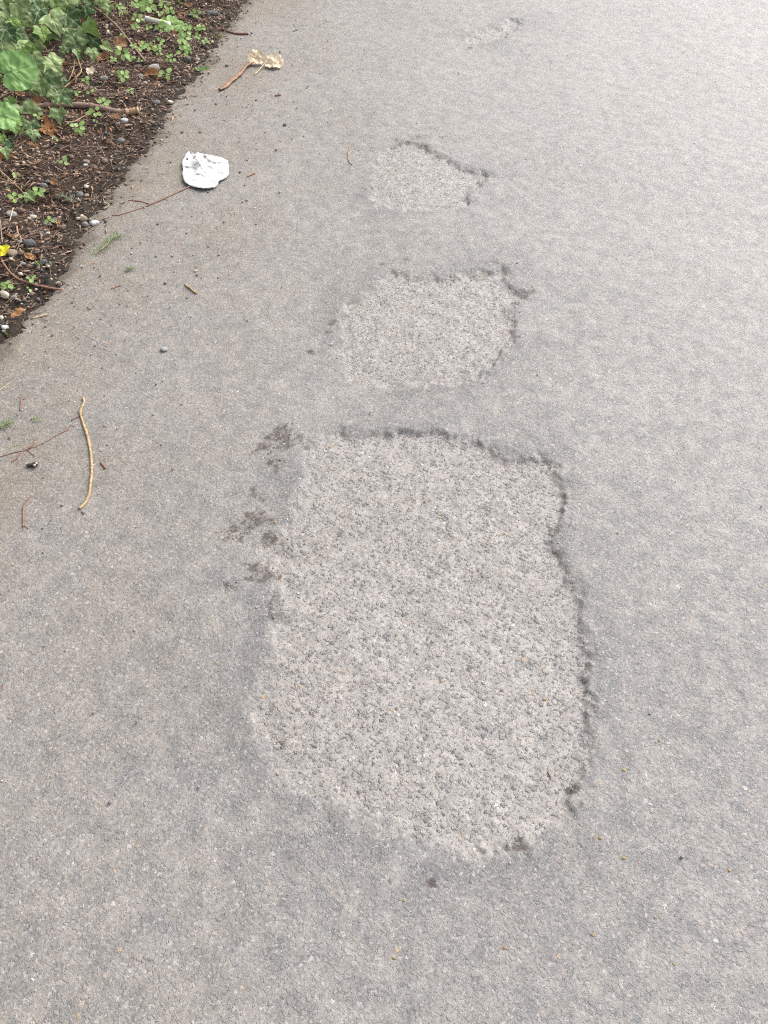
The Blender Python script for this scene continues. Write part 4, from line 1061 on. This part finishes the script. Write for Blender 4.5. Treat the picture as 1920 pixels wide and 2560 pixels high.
def stone(label, cx, cy, w, kind, seed, ang=False, name='pebble', group=None, flat_=.62, asp=None, sink=.25, cat='pebble'):
    rr = random.Random(seed)
    g = at(cx, cy); s = mpp(g); W = w * s * 1.05
    a = asp or rr.uniform(.68, .92)
    o = link(name, STM[rr.randrange(4) + (4 if ang else 0)])
    o.material_slots[0].link = 'OBJECT'; o.material_slots[0].material = PEB[kind]
    H = W * flat_
    o.scale = (W, W * a, H)
    p = at(cx, cy, H * (.5 - sink))
    o.location = p
    o.rotation_euler = (rr.uniform(-.25, .25), rr.uniform(-.25, .25), rr.uniform(-.6, .6))
    return tag(o, label, cat, group)
NAMED = [(31, 633, 28, 'tan', 'largest round tan pebble touching the yellow leaf', 0), (73, 607, 27, 'dark', 'dark grey oval pebble behind the arching grass blades', 0), (29, 535, 24, 'pale', 'pale grey pebble with a twig lying across it', 0),
 (49, 526, 20, 'brown', 'brown-grey pebble just behind the pale grey one with the twig', 0), (84, 543, 18, 'cream', 'cream pebble between the pale grey pebble and the twin-leaved seedling', 1), (109, 464, 19, 'grey', 'front one of two grey pebbles below the pale green leaf', 0),
 (119, 454, 15, 'dark', 'rear darker one of two grey pebbles below the pale green leaf', 0), (208, 546, 20, 'tan', 'round tan pebble left of the white crusty stone', 0), (237, 557, 21, 'white', 'bright white crusty stone at the soil edge', 1),
 (138, 549, 15, 'grey', 'grey pebble behind the reddish pointed leaf', 0), (157, 569, 21, 'brown', 'reddish brown pointed stone beside the reddish leaf', 1), (109, 655, 19, 'dark', 'dark oval pebble near the small fir tip', 0), (121, 666, 12, 'grey', 'small grey pebble below the dark oval one', 0),
 (73, 666, 16, 'brown', 'brown pebble below the smooth tan oval leaf', 0), (58, 659, 13, 'pale', 'small pale pebble left of the brown one in the lower gravel', 0), (200, 487, 19, 'grey', 'rounded grey stone right of the blue-green fir frond', 0), (216, 489, 14, 'tan', 'tan angular stone touching the rounded grey one', 1),
 (216, 466, 13, 'cream', 'yellowish angular stone above the rounded grey one', 1), (195, 546, 11, 'cream', 'little cream pebble touching the round tan one', 0), (112, 561, 11, 'grey', 'little grey pebble below the twin-leaved seedling', 0), (12, 563, 21, 'brown', 'dark brown stone at the left edge under the leaning twig', 0),
 (101, 584, 18, 'dark', 'dark half-buried stone above the split twig', 0), (51, 605, 13, 'pale', 'pale stone under the forked orange-brown twig', 0), (53, 632, 15, 'brown', 'small brown stone right of the largest tan pebble', 0), (11, 736, 27, 'cream', 'cream angular rock at the left edge under the clover-like seedling', 1),
 (35, 743, 15, 'grey', 'grey-brown pebble right of the cream rock', 0), (58, 752, 19, 'dark', 'flat slate pebble below the cream rock', 1), (146, 709, 15, 'tan', 'tan pebble at the soil edge by the root end', 0), (12, 818, 17, 'white', 'white stone above the lower left grass tuft', 1), (4, 806, 14, 'black', 'black stone above the lower left grass tuft', 1),
 (301, 353, 21, 'grey', 'round grey pebble above the curved orange twig', 0), (235, 418, 15, 'brown', 'round brown pebble near the soil edge below the thick stick', 0), (214, 413, 11, 'white', 'small white pebble left of the round brown one', 0), (256, 396, 10, 'pink', 'small pink pebble above the round brown one', 0),
 (149, 367, 25, 'black', 'flat black stone under the yellow-brown curled leaf', 0), (384, 170, 28, 'pale', 'long pale grey pebble above the curled orange-brown leaf', 0), (260, 197, 21, 'grey', 'long grey pebble above the wispy grass', 0), (345, 166, 21, 'brown', 'brown flat pebble between the straight stick and the pale grey pebble', 0),
 (467, 148, 19, 'dark', 'dark stone near the soil edge above the narrow green leaf', 0), (362, 208, 12, 'pink', 'small pinkish pebble below the orange-brown leaf', 0), (393, 209, 17, 'brown', 'smooth brown pebble right below the orange-brown leaf', 0), (426, 255, 14, 'cream', 'beige stone at the soil edge right of the thick stick', 1),
 (391, 256, 17, 'grey', 'grey stone left of the beige one right of the thick stick', 0), (311, 302, 20, 'pale', 'crusty pale stone below the broken end of the thick stick', 1), (351, 190, 15, 'grey', 'grey pebble left of the orange-brown leaf', 0), (532, 33, 30, 'dark', 'long flat grey stone near the top of the soil bed', 0),
 (493, 149, 14, 'pink', 'pinkish white pebble near the soil edge above the narrow green leaf', 0), (476, 37, 11, 'grey', 'small grey pebble touching the flat orange oval leaf', 0), (521, 131, 10, 'tan', 'small tan pebble at the soil edge below the moss tufts', 0), (549, 47, 10, 'pink', 'small pink-grey pebble below the long flat grey stone', 0),
 (410, 873, 17, 'pale', 'whitish pitted pebble alone on the asphalt', 0), (568, 163, 10, 'grey', 'single grey pebble on the asphalt above the bark strip', 0), (712, 312, 9, 'dark', 'dark blue-grey pebble alone on the asphalt right of the cream dried leaf', 0)]
for i, (cx, cy, w, kind, lab, ang) in enumerate(NAMED):
    stone(lab, cx, cy, w, kind, 500 + i, bool(ang), sink=.2, flat_=.4 if 'flat' in lab else .66, asp=.5 if ('long' in lab or 'flat slate' in lab) else None)
kinds = ['grey', 'grey', 'dark', 'brown', 'tan', 'pink', 'cream', 'dark', 'brown', 'pale']
names = {'grey': 'small grey pebble', 'dark': 'small dark grey pebble', 'brown': 'small brown pebble', 'tan': 'small tan pebble', 'pink': 'small pinkish pebble', 'cream': 'small cream pebble', 'pale': 'small pale pebble'}
cnt = 0
while cnt < 70:
    cx, cy = rnd.uniform(0, 560), 850 - 840 * rnd.random() ** 1.5
    g = at(cx, cy); d = float(edge_d(g[0], g[1]))
    if not (.01 < d < .75) or rnd.random() < d * 1.1: continue
    k = rnd.choice(kinds)
    stone(names[k] + ' sunk among the gravel of the soil bed', cx, cy, rnd.uniform(6, 11), k, 700 + cnt, rnd.random() < .5, group=names[k] + 's in the soil bed')
    cnt += 1
LOOSE = [(770, 216), (604, 95), (629, 82), (735, 78), (741, 75), (618, 400), (612, 463), (487, 275), (480, 540), (606, 505), (600, 430), (617, 500), (427, 405), (500, 405), (466, 583), (521, 617), (483, 637), (490, 668), (492, 688), (533, 693), (546, 694), (424, 730), (467, 745),
         (547, 637), (440, 910), (454, 1010), (409, 795), (390, 960), (180, 757), (187, 765), (226, 773), (114, 816), (131, 838), (340, 933), (262, 1064), (252, 1126), (268, 1112), (108, 1107), (108, 1194), (142, 1254), (157, 1262), (126, 1301), (209, 1283), (340, 1318), (246, 1234), (152, 1320), (205, 1280), (700, 130), (640, 250), (735, 253), (560, 300), (663, 330), (690, 375),
         (500, 330), (540, 260), (455, 330), (390, 640), (330, 620), (300, 760), (370, 740), (250, 690), (395, 560), (430, 640), (560, 555), (640, 560), (700, 480), (520, 480)]
for i, (cx, cy) in enumerate(LOOSE):
    k = rnd.choice(['grey', 'dark', 'grey', 'grey', 'pale', 'brown'])
    nm = {'dark': 'tiny dark grey stone', 'brown': 'tiny brown stone', 'grey': 'tiny grey stone', 'pale': 'tiny whitish stone'}[k]
    stone(nm + ' lying loose on the dirty side of the asphalt', cx, cy, rnd.uniform(3.5, 7), k, 900 + i, True, 'loose_stone', nm + 's loose on the asphalt', .7, None, .1, 'stone')
stone('tiny yellow-green seed on the asphalt above the yellowish twig stub', 490, 677, 11, 'cream', 990, False, 'seed', None, .4, .5, .1, 'seed')
stone('round green berry-like seed left of the yellowish twig stub', 413, 707, 8, 'tan', 991, False, 'seed', None, .9, .9, .1, 'seed')
stone('small round orange pebble right of the hooked red twig', 156, 1262, 8, 'tan', 992, False, 'pebble', None, .7, .9, .1, 'pebble')
for i, (cx, cy) in enumerate([(1500, 2095), (1484, 2095), (1560, 1925), (1640, 1856), (1650, 1852), (1105, 1703), (1362, 1748), (655, 1742), (1824, 2175), (1640, 2295), (1263, 2370), (1100, 1940), (1685, 2410), (827, 1118), (688, 1305), (748, 1715), (1482, 2337), (1560, 2145), (1010, 2250), (985, 2395)]):
    stone('small orange-yellow pebble set in the worn asphalt', cx, cy, rnd.uniform(6, 10), 'orange' if 'orange' in PEB else 'tan', 1000 + i, False, 'pebble', 'orange pebbles set in the asphalt', .5, None, .35)

# ------------------------------------------------------------------ white paper, tube, husk
def paper():
    Zp = lambda L: np.array([(260 + a / 4.1475, 320 + b / 4.1475) for a, b in L])
    out = resample(Zp([(850, 265), (880, 238), (915, 245), (935, 275), (950, 268), (965, 250), (1000, 262), (1100, 280), (1200, 300), (1280, 335), (1295, 390), (1297, 470), (1270, 510), (1235, 530), (1190, 545), (1170, 590), (1140, 618), (1080, 625), (1000, 620), (930, 610), (880, 590), (840, 560), (815, 520), (812, 470), (820, 430), (805, 350), (825, 310)]), 110)
    c = Zp([(1030, 450)])[0]
    g0 = at(c[0], c[1]); s = mpp(g0)
    rings = 16
    P = [c] + [c + (o - c) * k / rings for k in range(1, rings + 1) for o in out]
    P = np.array(P)
    u, v = (P[:, 0] - c[0]) / 60, (P[:, 1] - c[1]) / 50
    rr = np.array([0] + [k / rings for k in range(1, rings + 1) for _ in out])
    e = np.hypot(u * 1.0 - .15, (v + .05) * 1.35)
    h = .004 + .004 * (1 - v) + .004 * np.abs(fbm(u, v, .85, 93, 2)) + .0018 * np.cos(e * 17) * np.exp(-e * .8) + .003 * fbm(u, v, 1.7, 77, 4, .6) + .002 * np.exp(-((rr - 1) / .16) ** 2) * (.6 + .5 * fbm(u, v, 2.5, 79, 2))
    h += .002 * np.abs(fbm(u, v, 1.9, 83, 3, .6)) - .003 * np.exp(-(noise(u, v, 1.5, 86) / .07) ** 2)
    h += .003 * sstep(.55, .75, v) * (1 - sstep(.8, 1.1, v)) * (u > -.7)          # fold towards the front
    h = np.maximum(h, .003)
    top = np.array([at(a, b, hh) for (a, b), hh in zip(P, h)])
    n = len(out)
    Fc = [(0, 1 + (j + 1) % n, 1 + j) for j in range(n)]
    holes = Zp([(860, 320), (932, 312)])
    for k in range(rings - 1):
        for j in range(n):
            a, b = 1 + k * n + j, 1 + k * n + (j + 1) % n
            m = (P[a] + P[b + n]) / 2
            if min(np.hypot(*(m - q)) for q in holes) < 3.0: continue
            Fc.append((a, b, b + n, a + n))
    root = empty('crumpled_paper', g0)
    tag(root, 'crumpled white paper wrapper with torn upper rim, lying on the asphalt by the forked twig', 'paper litter')
    me = mesh('sheet', top - g0, Fc, M_PAPER)
    o = link('sheet', me, root)
    md = o.modifiers.new('thickness', 'SOLIDIFY'); md.thickness = .0012; md.offset = -1
    # second layer folded under it, showing as the rounded front lip
    lip = resample(Zp([(830, 470), (815, 520), (840, 562), (880, 592), (930, 612), (1000, 624), (1080, 629), (1142, 622), (1176, 594), (1196, 545), (1190, 500), (1000, 470)]), 60)
    cc = lip.mean(0)
    P2 = np.array([cc] + [cc + (q - cc) * k / 5 for k in range(1, 6) for q in lip])
    r2 = np.array([0] + [k / 5 for k in range(1, 6) for _ in lip])
    h2 = .002 + .007 * (1 - r2 ** 3) + .0015 * fbm(P2[:, 0] / 20, P2[:, 1] / 20, 1, 90, 2)
    t2 = np.array([at(a, b, max(hh, .001)) for (a, b), hh in zip(P2, h2)]); n2 = len(lip)
    F2 = [(0, 1 + (j + 1) % n2, 1 + j) for j in range(n2)] + [(1 + k * n2 + j, 1 + k * n2 + (j + 1) % n2, 1 + (k + 1) * n2 + (j + 1) % n2, 1 + (k + 1) * n2 + j) for k in range(4) for j in range(n2)]
    o = link('folded_layer', mesh('folded_layer', t2 - g0, F2, M_PAPER), root)
    # cream stained flap at the torn rim
    fl = resample(Zp([(948, 275), (968, 252), (1000, 262), (1030, 272), (1022, 330), (985, 345), (945, 325)]), 40)
    cc = fl.mean(0)
    P3 = np.array([cc] + [cc + (q - cc) * k / 4 for k in range(1, 5) for q in fl]); r3 = np.array([0] + [k / 4 for k in range(1, 5) for _ in fl])
    t3 = np.array([at(a, b, .030 + .003 * fbm(a / 9, b / 9, 1, 91, 2)) for (a, b), q in zip(P3, r3)]); n3 = len(fl)
    F3 = [(0, 1 + (j + 1) % n3, 1 + j) for j in range(n3)] + [(1 + k * n3 + j, 1 + k * n3 + (j + 1) % n3, 1 + (k + 1) * n3 + (j + 1) % n3, 1 + (k + 1) * n3 + j) for k in range(3) for j in range(n3)]
    o = link('torn_flap', mesh('torn_flap', t3 - g0, F3, M_CREAM), root); o['label'] = 'cream stained torn flap'
    md = o.modifiers.new('thickness', 'SOLIDIFY'); md.thickness = .001
paper()

def white_tube():
    a, b = np.array(at(364, 46, .026)), np.array(at(424, 61, .022))
    s = mpp(a); r = 5.6 * s; L = np.linalg.norm(b - a)
    root = empty('plastic_tube', a); tag(root, 'slim white printed tube half hidden by seedlings on the soil', 'tube')
    ax = Vector((b - a) / L); q = ax.to_track_quat('X', 'Z')
    def lathe(name, prof, mat, a0=0.0, a1=2 * math.pi, n=24):
        V, Fc = [], []
        full = a1 - a0 > 6.2
        m = n if full else n + 1
        for x, rad in prof:
            for j in range(m):
                t = a0 + (a1 - a0) * j / n
                V.append(q @ Vector((x * L, rad * r * math.cos(t), rad * r * math.sin(t))))
        for i in range(len(prof) - 1):
            for j in range(n if full else n):
                j2 = (j + 1) % m if full else j + 1
                Fc.append((i * m + j, i * m + j2, (i + 1) * m + j2, (i + 1) * m + j))
        return link(name, mesh(name, V, Fc, mat), root)
    lathe('body', [(.13, .0), (.13, .96), (.14, 1), (.98, 1), (.99, .95), (.99, 0)], M_TUBE)
    lathe('end_cap', [(0, 0), (0, .8), (.01, .95), (.055, .98), (.06, .85), (.07, .98), (.12, 1.04), (.128, .9), (.128, 0)], M_TIP)
    lathe('printed_band', [(.18, 1.02), (.96, 1.02)], M_PRINT, .9, 1.9, 10)
    rr = random.Random(4)
    V, Fc = [], []
    x = .22
    while x < .6:
        w = rr.uniform(.012, .03)
        for t0, t1 in ((1.15, 1.3), (1.36, 1.6)):
            if rr.random() < .25: continue
            b0 = len(V)
            for xx, tt in ((x, t0), (x + w, t0), (x + w, t1), (x, t1)):
                V.append(q @ Vector((xx * L, 1.04 * r * math.cos(tt), 1.04 * r * math.sin(tt))))
            Fc.append((b0, b0 + 1, b0 + 2, b0 + 3))
        x += w + .015
    link('faded_print', mesh('faded_print', V, Fc, M_DARKPR, False), root)
white_tube()

root = empty('seed_husk', at(82, 1160)); tag(root, 'dark crumbling husk with white flecks on the asphalt below the branched twig', 'husk')
s = mpp(root.location)
for nm, cx, cy, w, kd, f_ in (('dark_lobe', 72, 1163, 15, M_HUSK, .6), ('long_lobe', 86, 1161, 22, M_HUSK, .5), ('white_fleck', 91, 1158, 8, PEB['white'], .8), ('white_fleck', 86, 1163, 9, PEB['white'], .75), ('pale_fleck', 66, 1160, 6, PEB['pale'], .7), ('pale_fleck', 95, 1155, 9, PEB['tan'], .6)):
    o = link(nm, STM[4 + len(nm) % 4], root); o.material_slots[0].link = 'OBJECT'; o.material_slots[0].material = kd
    o.location = Vector(at(cx, cy, w * s * f_ * .55 if w > 10 else .009)) - root.location
    o.scale = (w * s, w * s * .7, w * s * f_); o.rotation_euler = (.1, .2, w)
